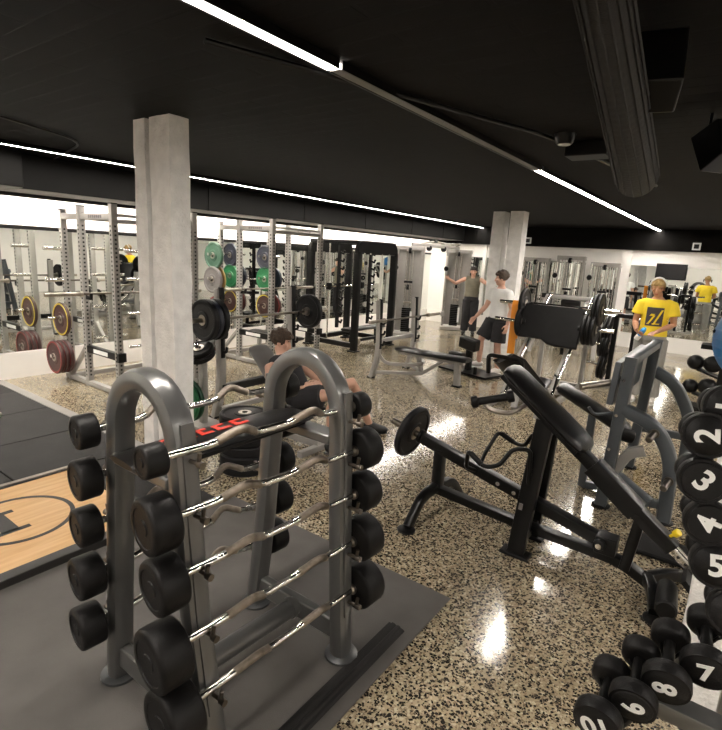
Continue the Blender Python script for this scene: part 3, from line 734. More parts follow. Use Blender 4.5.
MB().tube([G(-.605, 4.40, 1.20), G(-.545, 5.24, 1.25)], rect=(.07, .06), up=(0, 0, 1)).build('top_crossbar', 'slate', gm)
MB().tube([G(-.63, 4.40, .20), G(-.61, 5.40, .20)], rect=(.06, .08), up=(0, 0, 1)).build('lower_crossbar', 'slate', gm)
MB().tube([G(-.60, 4.36, .13), G(-.21, 4.37, .13)], rect=(.06, .06), up=(0, 0, 1)).build('side_rail', 'slate', gm)
MB().tube([G(-.60, 5.40, .42), G(-.19, 5.40, .42)], rect=(.06, .06), up=(0, 0, 1)).build('side_rail', 'slate', gm)
for p in ((-.36, 4.33, .70), (-.215, 4.33, .36)):
    MB().cyl(G(*p), G(p[0]-.02, p[1]-.14, p[2]-.03), .025, 18, ch=.004).lathe([(0, 0), (.035, 0), (.035, .01), (0, .01)], G(p[0], p[1]-.02, p[2]-.004), (0, -1, 0), 18).build('plate_horn', 'darksteel', gm)
MB().cyl(G(-.655, 4.50, 1.02), G(-.92, 4.30, .95), .027, 18).lathe([(.016, 0), (.027, 0), (.027, .004), (.016, .004)], G(-.92, 4.30, .95), (-.8, -.6, -.2), 18).build('plate_horn', 'steel', gm)
MB().lathe([(0, 0), (.045, 0), (.045, .03), (0, .03)], G(-.67, 4.49, 1.016), (-.8, -.6, -.2), 18).build('horn_collar', 'rubber', gm)
MB().tube(fil([G(-.65, 4.38, .78), G(-.80, 4.32, .74), G(-.84, 4.30, .80)], .05), .012, n=8).build('hook', 'slate', gm)
MB().tube([G(-1.16, 4.60, .86), G(-1.13, 4.60, .845), G(-.60, 4.60, .60), G(-.57, 4.60, .585)], [(.10, .03), (.13, .05), (.13, .05), (.10, .03)], n=18, up=(.4, 0, .9)).build('thigh_pad', 'vinyl', gm)
MB().tube([G(-.86, 4.60, .015), G(-.86, 4.60, .68)], rect=(.06, .06), up=(0, 1, 0)).build('pad_post', 'slate', gm)
MB().tube([G(-.86, 4.60, .03), G(-.62, 4.60, .06)], rect=(.06, .05), up=(0, 1, 0)).build('pad_base', 'slate', gm)
MB().cyl(G(-.52, 4.48, .58), G(-.64, 4.40, .62), .055, 20, ch=.01).build('roller_pad', 'rubber', gm)
MB().tube(fil([G(-.42, 4.46, .50), G(-.52, 4.44, .46), G(-.62, 4.42, .26)], .05), rect=(.08, .07), up=(0, 1, 0)).build('seat_arm', 'rackgrey', gm)
MB().tube([G(-.60, 4.42, .25), G(-.32, 4.32, .13)], rect=(.10, .09), up=(0, 0, 1)).build('step_arm', 'slate', gm)
MB().box(G(-.17, 3.87, .02), (.38, .30, .03)).build('step_plate', 'rubber', gm, .01)
for i in range(3):
    for (x, y, z) in ((-.645+.012*i, 4.34, .5+.28*i),):
        MB().cyl(G(x, y-.052, z), G(x, y-.06, z), .012).build('bolt', 'chrome', gm)

# ------------------------------------------------------------------ leg press
lp = thing('leg_press', (-2.15, 7.4, 0), 'leg press with a big black footplate on chrome rails', 'exercise machine')
def P(x, y, z): return V((x+2.15, y-7.4, z))
for x, mt in ((-1.84, 'chrome'), (-2.46, 'chrome')):
    MB().tube([P(x-.02, 6.95, .08), P(x+.03, 8.35, 1.42)], .026, n=14).build('guide_rail', mt, lp)
    MB().tube([P(x-.07, 7.02, .05), P(x-.03, 8.45, 1.40)], rect=(.05, .07), up=(1, 0, 0)).build('rail_beam', 'rackgrey', lp)
MB().tube([P(-2.50, 8.40, 1.40), P(-1.80, 8.40, 1.40)], rect=(.06, .06), up=(0, 0, 1)).build('rail_cap', 'rackgrey', lp)
for x in (-2.48, -1.82):
    MB().tube([P(x, 8.42, .02), P(x, 8.42, 1.38)], rect=(.06, .08), up=(0, 1, 0)).build('rear_post', 'rackgrey', lp)
    MB().tube([P(x, 6.30, .04), P(x, 8.45, .04)], rect=(.06, .08), up=(0, 0, 1)).build('base_rail', 'rackgrey', lp)
for y in (6.9, 7.7, 8.40):
    MB().tube([P(-2.48, y, .05), P(-1.82, y, .05)], rect=(.06, .06), up=(0, 0, 1)).build('base_crossbar', 'rackgrey', lp)
n = V((0, -.62, .50)).normalized(); u = V((0, .5, .62)).normalized()
fc = P(-2.16, 7.62, 1.06)
MB().prism([(-.44, -.25), (-.10, -.25), (.0, -.31), (.10, -.33), (.42, -.33), (.42, .25), (-.44, .25)], fc-n*.02, (1, 0, 0), (0, .30, .95), n*.045).build('footplate', 'rubber', lp, .012)
cr = MB(); cr.tube([P(-2.46, 7.72, 1.27), P(-1.84, 7.72, 1.27)], rect=(.07, .07), up=(0, 0, 1)).tube([P(-2.46, 7.72, .86), P(-1.84, 7.72, .86)], rect=(.07, .07), up=(0, 0, 1)).tube([P(-1.80, 7.72, .8), P(-1.80, 7.72, 1.32)], rect=(.06, .1), up=(0, 1, 0)).tube([P(-2.50, 7.72, .8), P(-2.50, 7.72, 1.32)], rect=(.06, .1), up=(0, 1, 0))
cr.build('carriage', 'blackpaint', lp)
MB().cyl(P(-2.98, 7.70, 1.30), P(-1.28, 7.70, 1.31), .026, 16).build('upper_horn', 'chrome', lp)
for (x0, x1) in ((-1.78, -1.32), (-2.52, -3.0)):
    MB().cyl(P(x0, 7.62, 1.035), P(x1, 7.62, 1.045), .026, 16).build('lower_horn', 'chrome', lp)
    MB().lathe([(0, 0), (.05, 0), (.05, .03), (0, .03)], P(x0, 7.62, 1.035), (x1-x0, 0, 0), 18).build('horn_collar', 'blackpaint', lp)
MB().tube([P(-2.40, 6.58, .64), P(-2.36, 6.62, .62), P(-2.20, 7.10, .22), P(-2.19, 7.14, .2)], [(.20, .03), (.25, .045), (.25, .045), (.2, .03)], n=18, up=(0, .7, .7)).build('back_pad', 'vinyl', lp)
MB().tube([P(-2.17, 7.02, .22), P(-2.17, 7.36, .27)], [(.24, .045), (.2, .045)], n=18, up=(0, 0, 1)).build('seat_pad', 'vinyl', lp)
MB().tube(fil([P(-2.62, 6.62, .40), P(-2.62, 6.56, .66), P(-2.16, 6.54, .66), P(-2.14, 6.62, .40)], .06), rect=(.05, .05), up=(0, 1, 0)).build('shoulder_frame', 'blackpaint', lp)
MB().tube([P(-2.15, 6.42, .04), P(-2.2, 6.70, .45)], rect=(.07, .07), up=(1, 0, 0)).build('seat_post', 'rackgrey', lp)
for s in (-1, 1):
    MB().tube(fil([P(-2.16+s*.30, 7.05, .12), P(-2.16+s*.34, 7.05, .42), P(-2.16+s*.34, 6.92, .46)], .05), .016, n=10).build('hand_grip', 'blackpaint', lp)
for i in range(2):
    plate('big', (.225, .05, 'rubber'), (-1.60+.06*i, 7.70, 1.308), (1, 0, 0), ['black plate next to the footplate, on the upper right horn of the leg press', 'outer black plate on the upper right horn of the leg press'][i], 'plates on the leg press')
plate('big', None, (-2.60, 7.70, 1.303), (1, 0, 0), 'black plate on the upper left horn of the leg press, near the white shirted man', 'plates on the leg press')
for i in range(3):
    plate('big', None, (-1.68+.058*i, 7.62, 1.04), (1, 0, 0), 'black plate on the lower right horn of the leg press, %s' % ['nearest the footplate', 'middle of three', 'outermost of three'][i], 'plates on the leg press')
plate('big', None, (-2.60, 7.62, 1.04), (1, 0, 0), 'black plate on the lower left horn of the leg press', 'plates on the leg press')
ob = MB().tube(fil([(-2.72, 7.665, .52), (-2.72, 7.662, 1.28), (-2.72, 7.70, 1.34), (-2.72, 7.738, 1.28), (-2.72, 7.735, .75)], .035, 8), rect=(.11, .012), up=(0, 1, 0)).build('hanging_towel', 'orange')
tag(ob, 'orange towel hanging from the leg press behind the white shirted man', 'towel')

# plate tree beside the leg press
pt = thing('plate_tree', (-1.42, 9.1, 0), 'grey plate tree full of black plates, between leg press and man in yellow', 'plate tree')
for s in (-1, 1):
    MB().tube([(s*.14, 0, .03), (s*.14, 0, 1.15)], rect=(.07, .08), up=(0, 1, 0)).build('post', 'blackpaint', pt)
    MB().tube([(-.3, s*.25, .03), (.3, s*.25, .03)], rect=(.06, .06), up=(0, 0, 1)).build('foot_bar', 'rackgrey', pt)
MB().tube([(0, -.25, .03), (0, .25, .03)], rect=(.06, .06), up=(0, 0, 1)).build('base_bar', 'rackgrey', pt)
MB().tube([(-.14, 0, 1.15), (.14, 0, 1.15)], rect=(.07, .07), up=(0, 0, 1)).build('top_bar', 'blackpaint', pt)
w = ['top', 'second', 'third', 'lowest']
for i, z in enumerate((1.12, .90, .64, .30)):
    for s in (-1, 1):
        MB().cyl((s*.17, 0, z), (s*.50, 0, z+.03), .024, 14).build('horn', 'chrome', pt)
        if i in (1, 2, 3):
            for k in range(2):
                plate('big', None, (-1.42+s*(.22+.055*k), 9.1, z+.012+.004*k), (1, 0, .08*s), 'black plate on the %s %s horn of the plate tree, %s' % (w[i], 'left' if s < 0 else 'right', ['inner one', 'outer one'][k]), 'plates on the plate tree')

# ------------------------------------------------------------------ power racks by the left mirror
XA = -7.24
def power_rack(cx, y0, y1, h, label):
    """posts at three depths (wall, middle, front) on both sides"""
    xc = -6.0; xa, xb = XA, XA+.48
    t = thing('power_rack', (cx, (y0+y1)/2, 0), label, 'power rack', 'power racks along the left mirror')
    def Q(x, y, z): return V((x-cx, y-(y0+y1)/2, z))
    def post(x, y, hh):
        mb = MB().tube([Q(x, y, 0.0), Q(x, y, hh)], rect=(.075, .075), up=(0, 1, 0), rr=.15); k = int((hh-.3)/.05)
        for i in range(k):
            z = .15+i*.05
            mb.box(Q(x, y-.0385, z), (.022, .003, .022), mi=1); mb.box(Q(x+.0385, y, z), (.003, .022, .022), mi=1)
        mb.build('post', ['rackgrey', 'hole'], t)
        MB().box(Q(x, y, hh+.006), (.08, .08, .012)).build('end_cap', 'blackpaint', t)
    for y in (y0, y1):
        post(xa, y, h-.06); post(xb, y, h-.02); post(xc, y, h)
        zt = h-.14
        MB().tube([Q(xa, y, zt), Q(xc, y, zt)], rect=(.06, .075), up=(0, 0, 1)).build('side_beam', 'rackgrey', t)
        MB().tube([Q(xa-.12, y, .04), Q(xc+.10, y, .04)], rect=(.07, .06), up=(0, 0, 1)).build('base_beam', 'rackgrey', t)
        MB().tube([Q(xb, y, .55), Q(xa+.03, y, .10)], rect=(.05, .05), up=(0, 1, 0)).build('brace', 'rackgrey', t)
        o = MB().tube([Q(xb, y, .50), Q(xc, y, .50)], rect=(.07, .09), up=(0, 0, 1)).build('safety_arm', 'blackpaint', t)
        MB().box(Q((xb+xc)/2, y-.037, .50), (.34, .003, .05)).build('maker_plate', 'whiteplastic', o)
        MB().box(Q(xc+.05, y, .50), (.05, .10, .11)).build('arm_pin', 'blackpaint', o)
        mb = MB()
        for i in range(7): mb.box(Q(lerp(xb, xc, .35+.06*i), y-.031, zt), (.03, .003, .035), (0, .3*(i % 2), 0))
        mb.build('beam_lettering', 'greyr', t)
        MB().tube([Q(xb+.05, y, 1.165), Q(xb+.15, y, 1.165), Q(xb+.15, y, 1.225)], rect=(.05, .03), up=(0, 1, 0)).build('bar_hook', 'blackpaint', t)
    for x, zt in ((xa, h-.14), (xc, h-.12), (xc, h-.19)):
        MB().tube([Q(x, y0, zt), Q(x, y1, zt)], rect=(.05, .05) if zt < h-.13 else (.035, .035), up=(0, 0, 1)).build('crossbeam', 'rackgrey', t)
    MB().tube([Q(xa, y0, .05), Q(xa, y1, .05)], rect=(.06, .06), up=(0, 0, 1)).build('rear_base_beam', 'rackgrey', t)
    for z in (.35, .85, 1.35, 1.75):
        for y, s in ((y0, -1), (y1, -1), (y1, 1)):
            MB().cyl(Q(xa, y+s*.03, z), Q(xa, y+s*.26, z), .024, 14).build('storage_peg', 'chrome', t)
    return t
power_rack(-6.64, 3.27, 4.36, 2.30, 'grey power rack left of the near pillars')
power_rack(-6.64, 5.80, 6.93, 2.34, 'grey power rack behind the seated lifter, right of the near pillars')
def barbell(name, c, L, d, label, parts=True, r=.0145, sl=.42):
    t = thing(name, c, label, 'barbell'); d = V(d).normalized(); h = L/2
    MB().cyl(-d*(h-sl), d*(h-sl), r, 14).build('shaft', 'darksteel', t)
    for s in (-1, 1):
        MB().cyl(d*s*(h-sl), d*s*h, .025, 16, ch=.003).build('sleeve', 'steel', t)
        MB().cyl(d*s*(h-sl-.02), d*s*(h-sl+.015), .038, 16).build('collar', 'steel', t)
    return t
barbell('barbell', (-6.62, 3.83, 1.22), 2.2, (0, 1, 0), 'empty barbell racked in the power rack left of the near pillars')
barbell('barbell', (-6.62, 6.36, 1.22), 2.2, (0, 1, 0), 'empty barbell racked in the power rack behind the seated lifter')
def pegplate(kind, args, y, s, z, off, label):
    plate(kind, args, (XA, y+s*off, z-.021), (0, s, 0), label, 'plates stored on the power racks')
pegplate('maroon', (.225, .05, 'maroon', 'redr'), 3.27, -1, .35, .08, 'dark red plate low on the wall side of the first power rack, inner of three')
pegplate('maroon', None, 3.27, -1, .35, .14, 'dark red plate low on the wall side of the first power rack, middle of three')
pegplate('maroon', None, 3.27, -1, .35, .20, 'dark red plate low on the wall side of the first power rack, outer of three')
pegplate('yellow', (.225, .045, 'maroon', 'yellowr'), 3.27, -1, .85, .09, 'yellow rimmed plate above the dark red plates on the first power rack')
pegplate('green', (.225, .055, 'paleg', None), 5.80, -1, 1.75, .14, 'grey green plate at the top of the second power rack')
pegplate('tan', (.225, .03, 'tan', None), 5.80, -1, 1.35, .07, 'tan plate behind the grey plate on the second power rack')
pegplate('greyp', (.225, .06, 'greyr', None), 5.80, -1, 1.35, .16, 'grey plate below the grey green plate on the second power rack')
pegplate('navy', (.225, .06, 'bluer', None), 6.93, -1, 1.75, .10, 'navy plate at the top inside the second power rack')
pegplate('green2', (.225, .06, 'green', None), 6.93, -1, 1.35, .10, 'bright green plate below the navy plate in the second power rack')
pegplate('yellow', None, 6.93, -1, .85, .10, 'yellow rimmed plate below the bright green plate in the second power rack')
pegplate('maroon', None, 5.80, -1, .85, .10, 'dark red plate lower down on the second power rack, behind the bench barbell')
pegplate('maroon', None, 6.93, 1, .85, .10, 'dark red plate on the far side of the second power rack')
pegplate('navy', None, 6.93, 1, 1.35, .10, 'navy plate on the far side of the second power rack')
MB_ = MB().tube([(-7.05, 6.80, 1.45), (-7.05, 6.80, .75)], rect=(.05, .012), up=(0, 1, 0)).build('resistance_band', 'green')
tag(MB_, 'green resistance band hanging inside the second power rack', 'resistance band')
# flat bench inside second rack
fb = thing('flat_bench', (-6.45, 6.35, 0), 'black flat bench inside the second power rack', 'bench')
MB().tube([(-.58, 0, .43), (-.55, 0, .43), (.55, 0, .43), (.58, 0, .43)], [(.11, .025), (.13, .035), (.13, .035), (.11, .025)], n=16, up=(0, 0, 1)).build('pad', 'vinyl', fb)
for s in (-1, 1):
    MB().tube([(s*.42, 0, .03), (s*.40, 0, .40)], rect=(.06, .06), up=(0, 1, 0)).build('leg', 'rackgrey', fb)
    MB().tube([(s*.42, -.2, .025), (s*.42, .2, .025)], rect=(.06, .05), up=(0, 0, 1)).build('foot', 'rackgrey', fb)
MB().tube([(-.4, 0, .33), (.4, 0, .33)], rect=(.05, .05), up=(0, 0, 1)).build('spine', 'rackgrey', fb)

# ------------------------------------------------------------------ Smith machine
sm = thing('smith_machine', (-6.55, 8.63, 0), 'black guided bar machine with rounded top panels, right of the power racks', 'exercise machine')
def S(x, y, z): return V((x+6.55, y-8.63, z))
YL, YR = 8.0, 9.26
for x, nm in ((-5.97, 'front'), (-7.15, 'rear')):
    for y in (YL, YR):
        MB().tube([S(x, y, .02), S(x, y, 1.92)], rect=(.10, .13), up=(1, 0, 0)).build('post', 'blackpaint', sm)
        MB().box(S(x, y, .012), (.17, .19, .024)).build('foot_pad', 'rubber', sm, .005)
    r = .20; pl = []
    y0, y1, z0, z1 = -.69, .69, 1.88, 2.14
    for k in range(9): a = PI-PI/2*k/8; pl.append((y0+r+r*math.cos(a), z1-r+r*math.sin(a)))
    for k in range(9): a = PI/2-PI/2*k/8; pl.append((y1-r+r*math.cos(a), z1-r+r*math.sin(a)))
    pl = [(y0, z0)]+pl+[(y1, z0)]
    MB().prism(pl, S(x-.045, 8.63, 0), (0, 1, 0), (0, 0, 1), (.09, 0, 0)).build('top_panel', 'blackpaint', sm, .012)
    mb = MB()
    for yy in (-.50, -.30, .1, .34, .6): mb.box(S(x+.05, 8.63+yy, 1.895), (.012, .05 if yy < 0 else .03, .02))
    mb.build('panel_bolts', 'chrome', sm)
    MB().box(S(x+.06, YR, 1.70), (.006, .06, .03)).build('badge', 'whiteplastic', sm)
for y in (YL, YR):
    MB().tube([S(-7.15, y, 2.10), S(-5.97, y, 2.10)], rect=(.08, .07), up=(0, 0, 1)).build('top_beam', 'blackpaint', sm)
    MB().tube([S(-7.15, y, .12), S(-5.97, y, .12)], rect=(.09, .10), up=(0, 0, 1)).build('base_beam', 'blackpaint', sm)
    MB().cyl(S(-6.75, y+(.10 if y < 8.6 else -.10), .10), S(-6.75, y+(.10 if y < 8.6 else -.10), 2.06), .018, 12).build('guide_rod', 'chrome', sm)
    s = .10 if y < 8.6 else -.10
    MB().box(S(-6.50, y+s, 1.22), (.05, .06, 1.62)).build('hook_strip', 'blackpaint', sm)
    for k in range(10):
        z = .55+.15*k; MB().tube([S(-6.48, y+s, z), S(-6.40, y+s, z-.03), S(-6.375, y+s, z+.035)], rect=(.04, .025), up=(0, 1, 0)).build('catch_hook', 'blackpaint', sm)
MB().tube([S(-7.15, YL, .12), S(-7.15, YR, .12)], rect=(.09, .1), up=(0, 0, 1)).build('rear_beam', 'blackpaint', sm)
MB().cyl(S(-6.72, YL-.42, 1.22), S(-6.72, YR+.35, 1.22), .0155, 14).build('guided_bar', 'chrome', sm)
for y in (YL+.08, YR-.08):
    MB().box(S(-6.72, y, 1.22), (.09, .08, .14)).build('bar_carriage', 'blackpaint', sm, .006)
ib = thing('flat_bench', (-6.19, 8.63, 0), 'black padded bench lying across the guided bar machine', 'bench')
MB().tube([(-.02, -.62, .40), (-.02, -.58, .40), (.02, .56, .40), (.02, .60, .40)], [(.11, .03), (.14, .045), (.14, .045), (.11, .03)], n=16, up=(0, 0, 1)).build('pad', 'vinyl', ib)
for s in (-1, 1):
    MB().tube([(0, s*.45, .03), (0, s*.42, .36)], rect=(.06, .06), up=(1, 0, 0)).build('leg', 'blackpaint', ib)
    MB().cyl((.14, s*.42, .16), (.18, s*.42, .16), .07, 18).build('wheel', 'steel', ib)
MB().tube([(0, -.45, .16), (0, .45, .16)], rect=(.06, .06), up=(0, 0, 1)).build('spine', 'blackpaint', ib)

# ------------------------------------------------------------------ bench press stations
def bench_station(base, label, hb, inc, spread=1.05):
    """local: bar along Y at x=0, pad towards +X"""
    t = thing('bench_press', base, label, 'bench', 'bench press stations')
    s2 = spread/2
    for s in (-1, 1):
        y = s*s2
        MB().tube(fil([(-.16, y, .015), (-.07, y, .30), (-.05, y, .55), (-.09, y, hb+.32)], .15), rect=(.065, .09), up=(0, 1, 0)).build('upright', 'rackgrey', t)
        MB().tube([(-.035, y, hb-.42), (-.055, y, hb+.34)], rect=(.05, .045), up=(0, 1, 0)).build('wear_strip', 'blackpaint', t)
        for z in (hb, hb-.16, hb-.32):
            MB().tube(fil([(-.03, y, z-.035), (.035, y, z-.03), (.045, y, z+.03)], .02), rect=(.03, .016), up=(0, 1, 0)).build('bar_hook', 'blackpaint', t)
        MB().box((-.165, y, .012), (.11, .08, .024)).build('foot', 'rubber', t, .004)
        if inc is None: continue
        MB().tube(fil([(-.06, y, .42), (.04, y*.9, .26), (.36, y*.35, .24), (.42, 0, .25)], .15, 7), rect=(.05, .05), up=(0, 0, 1)).build('curved_brace', 'rackgrey', t)
        MB().tube([(-.10, y, .10), (.45, 0, .10)], rect=(.05, .05), up=(0, 0, 1)).build('base_tube', 'rackgrey', t)
    MB().tube([(-.06, -s2, .12 if inc is None else .60), (-.06, s2, .12 if inc is None else .60)], rect=(.05, .06), up=(0, 0, 1)).build('rear_crossbar', 'rackgrey', t)
    if inc is None:
        MB().tube([(-.06, -s2, .36), (-.06, s2, .36)], rect=(.07, .09), up=(0, 0, 1)).build('lower_crossbar', 'blackpaint', t)
    else:
        MB().tube([(-.02, 0, .43), (.02, 0, .43), (1.18, 0, .43), (1.22, 0, .43)], [(.12, .03), (.15, .04), (.15, .04), (.12, .03)], n=16, up=(0, 0, 1)).build('pad', 'vinyl', t)
        MB().tube([(.02, 0, .37), (1.15, 0, .37)], rect=(.07, .05), up=(0, 0, 1)).build('spine', 'rackgrey', t)
        MB().tube([(1.06, 0, .02), (1.04, 0, .37)], rect=(.09, .08), up=(0, 1, 0)).build('leg', 'rackgrey', t)
        MB().box((1.06, 0, .012), (.13, .12, .024)).build('foot', 'rubber', t, .004)
        MB().tube([(.44, 0, .10), (.36, 0, .37)], rect=(.06, .06), up=(0, 1, 0)).build('mid_post', 'rackgrey', t)
        MB().tube([(.45, 0, .10), (.80, 0, .36)], rect=(.05, .05), up=(0, 1, 0)).build('brace', 'rackgrey', t)
    return t
b1 = bench_station((-4.40, 4.12, 0), 'bench press uprights holding a loaded barbell, behind the seated lifter', 1.13, None, 1.10)
ibn = thing('incline_bench', (-3.56, 3.64, 0), 'incline bench with grey back pad under the seated lifter', 'bench')
MB().tube([(-.40, 0, .90), (-.375, 0, .875), (.07, 0, .44), (.09, 0, .415)], [(.11, .03), (.14, .045), (.14, .045), (.12, .03)], n=16, up=(.7, 0, .7)).build('back_pad', 'greyvinyl', ibn)
MB().tube([(.12, 0, .365), (.15, 0, .365), (.44, 0, .385), (.47, 0, .385)], [(.12, .03), (.15, .045), (.15, .045), (.12, .03)], n=16, up=(0, 0, 1)).build('seat_pad', 'vinyl', ibn)
MB().tube([(-.45, 0, .07), (.5, 0, .07)], rect=(.08, .07), up=(0, 0, 1)).build('spine', 'rackgrey', ibn)
MB().tube([(-.15, 0, .08), (-.16, 0, .60)], rect=(.06, .06), up=(0, 1, 0)).build('back_post', 'rackgrey', ibn)
MB().tube([(.28, 0, .08), (.28, 0, .33)], rect=(.07, .07), up=(0, 1, 0)).build('seat_post', 'rackgrey', ibn)
for x in (-.44, .48): MB().tube([(x, -.27, .03), (x, .27, .03)], rect=(.06, .06), up=(0, 0, 1)).build('foot_bar', 'rackgrey', ibn)
bench_station((-4.32, 7.03, 0), 'empty flat bench press with an unloaded barbell, between lifter and pillars', .90, False, 1.05)
barbell('barbell', (-4.37, 4.12, 1.15), 2.2, (0, 1, 0), 'loaded barbell on the incline bench press behind the seated lifter', sl=.42)
barbell('barbell', (-4.295, 7.18, .925), 2.15, (0, 1, 0), 'unloaded barbell on the flat bench press', sl=.40)
def barplate(kind, args, y, label): plate(kind, args, (-4.37, y, 1.15), (0, 1, 0), label, 'plates on the bench barbell')
barplate('bp', (.215, .065, 'rubberbump'), 3.43, 'inner black plate on the near end of the bench barbell')
barplate('bp2', (.208, .06, 'bluer'), 3.36, 'navy plate on the near end of the bench barbell')
barplate('bp', None, 3.295, 'outer black plate on the near end of the bench barbell')
barplate('bp', None, 4.87, 'black plate on the far end of the bench barbell')
# plates on the bench's storage pegs beside the near pillars
st = thing('plate_peg_stand', (-4.45, 3.33, 0), 'low plate stand with angled pegs beside the near pillars', 'plate stand')
MB().tube([(0, 0, .03), (0, 0, .72)], rect=(.07, .07), up=(0, 1, 0)).build('post', 'rackgrey', st)
MB().box((0, 0, .015), (.36, .30, .03)).build('base', 'rackgrey', st, .004)
MB().cyl((0, -.03, .34), (.02, -.32, .34), .024, 14).build('peg', 'chrome', st)
MB().cyl((0, -.0, .70), (.02, -.10, .90), .024, 14).build('peg', 'chrome', st)
MB().tube([(0, 0, .66), (-.10, .12, .76), (-.24, .36, .90)], rect=(.06, .06), up=(0, 0, 1)).build('arm', 'rackgrey', st)
MB().cyl((-.24, .34, .885), (-.21, .24, .885), .022, 12).build('peg', 'chrome', st)
plate('gst', (.225, .05, 'green', None), (-4.435, 3.08, .319), (.07, -1, 0), 'green plate at floor level beside the near pillars', 'plates on the low stand')
plate('gst2', (.225, .045, 'dkgreen', None), (-4.44, 3.145, .319), (.07, -1, 0), 'dark green plate behind the bright green one beside the near pillars', 'plates on the low stand')
plate('small', (.145, .06, 'rubber', None), (-4.442, 3.305, .775), (.09, -.45, .9), 'small black plate lying on the low stand, under a dark red plate', 'plates on the low stand')
plate('small', None, (-4.437, 3.279, .83), (.09, -.45, .9), 'small grey topped plate, uppermost on the low stand', 'plates on the low stand')
plate('msmall', (.14, .04, 'maroon', 'redr'), (-4.675, 3.62, .882), (.28, -1, 0), 'small dark red plate hanging below the loaded barbell', 'plates on the low stand')

# sissy squat bench
ss = thing('squat_bench', (-3.58, 8.10, 0), 'small black squat bench on the floor beside the white shirted man', 'bench', None, -.25)
MB().box((.05, 0, .035), (1.0, .5, .03)).build('base_plate', 'blackpaint', ss, .006)
MB().tube([(.0, 0, .04), (.0, 0, .45)], rect=(.08, .10), up=(0, 1, 0)).build('post', 'blackpaint', ss)
MB().box((-.02, 0, .50), (.36, .16, .20), (.1, .12, 0)).build('calf_pad', 'vinyl', ss, .03, 3)
MB().box((-.24, -.02, .25), (.30, .16, .14)).build('shin_pad', 'vinyl', ss, .03, 3)
MB().tube([(0, 0, .22), (-.3, 0, .24)], rect=(.05, .05), up=(0, 0, 1)).build('arm', 'blackpaint', ss)
MB().box((.0, -.06, .20), (.05, .02, .04)).build('pull_pin', 'yellowk', ss, .005)
for s in (-1, 1): MB().cyl((.30, s*.19, .05), (.30, s*.19, .17), .03, 14).build('toe_roller', 'rubber', ss)

# ------------------------------------------------------------------ cable towers
def cable_tower(loc, rz, label, h=2.12, shroud=True):
    t = thing('cable_tower', loc, label, 'cable machine', 'cable towers', rz)
    for s in (-1, 1):
        MB().tube([(s*.30, .0, .02), (s*.30, .0, h)], rect=(.06, .09), up=(0, 1, 0)).build('column', 'rackgrey', t)
        MB().cyl((s*.07, -.04, .08), (s*.07, -.04, h-.08), .012, 10).build('guide_rod', 'chrome', t)
    MB().box((0, .02, h-.04), (.68, .12, .10)).build('head', 'rackgrey', t, .01)
    MB().box((0, .03, .05), (.70, .50, .08)).build('base', 'rackgrey', t, .01)
    if shroud: MB().box((0, .07, 1.1), (.54, .012, 1.95)).build('back_shroud', 'rackgrey', t)
    else:
        for x in (-.22, -.15, .15, .22): MB().cyl((x, .03, .08), (x, .03, h-.08), .014, 10).build('rod', 'chrome', t)
    for i in range(12):
        MB().box((0, -.04, .14+.048*i), (.22, .11, .042)).build('weight_block', 'blackpaint', t, .003)
    MB().box((0, -.06, .82), (.18, .06, .04)).cyl((0, -.04, .72), (0, -.04, 1.98), .006, 8).build('lift_rod', 'steel', t)
    MB().box((0, -.07, 1.30), (.20, .05, .05)).build('carriage', 'blackpaint', t, .006)
    for z in (h-.10, 1.18):
        p = MB().cyl((-.03, -.09, z), (.03, -.09, z), .065, 20).build('pulley', 'rubber', t)
        MB().cyl((-.034, -.09, z), (.034, -.09, z), .02, 12).build('hub', 'steel', p)
    MB().cyl((.0, -.155, h-.1), (.0, -.155, 1.18), .004, 6).build('cable', 'blackpaint', t)
    MB().tube([(-.30, -.07, 1.95), (-.30, -.07, .3)], rect=(.04, .05), up=(0, 1, 0)).build('adjuster_track', 'chrome', t)
    for i, z in enumerate((1.62, .42)):
        o = MB().box((-.30, -.12, z), (.09, .08, .14)).build('trolley', 'rackgrey', t, .006)
        MB().cyl((-.30, -.16, z), (-.30, -.19, z), .06, 18).build('swivel_pulley', 'rackgrey' if i else 'blackpaint', o)
    mb = MB(); mb.box((.12, -.125, .42), (.05, .004, .40)); mb.build('weight_label', 'whiteplastic', t)
    return t
cable_tower((-6.42, 10.65, 0), .42, 'silver cable tower right of the black frame machine')
cable_tower((-6.22, 12.80, 0), .42, 'silver cable tower left of the man in the olive tank')
cx = thing('pull_up_bridge', (-6.33, 11.72, 2.17), 'silver bridge with black pull up grips joining the two cable towers', 'pull up bar')
MB().tube([(-.08, -1.05, 0), (.10, 1.05, 0)], rect=(.06, .08), up=(0, 0, 1)).build('beam', 'rackgrey', cx)
MB().tube(fil([(.02, -.8, .03), (.30, -.7, .09), (.32, .0, .06), (.34, .7, .09), (.14, .8, .03)], .1), .018, n=10).build('pull_up_bar', 'steel', cx)
for y in (-.62, -.25, .25, .62): MB().cyl((.30, y-.06, .09 if abs(y) > .5 else .07), (.30, y+.06, .09 if abs(y) > .5 else .07), .028, 14).build('grip', 'rubber', cx)
for x, y in ((-.02, -.33), (.03, .33)): MB().cyl((x, y-.02, -.06), (x, y+.02, -.06), .07, 18).build('pulley', 'rubber', cx)
cable_tower((-3.55, 13.55, 0), 0, 'tall cable tower against the far wall, behind the leg press', 2.10, False)
cable_tower((-4.40, 13.55, 0), 0, 'cable tower against the far wall, left of the tallest one', 2.02, False)
cable_tower((-2.75, 13.60, 0), 0, 'cable tower against the far wall, by the white strip', 1.98, False)
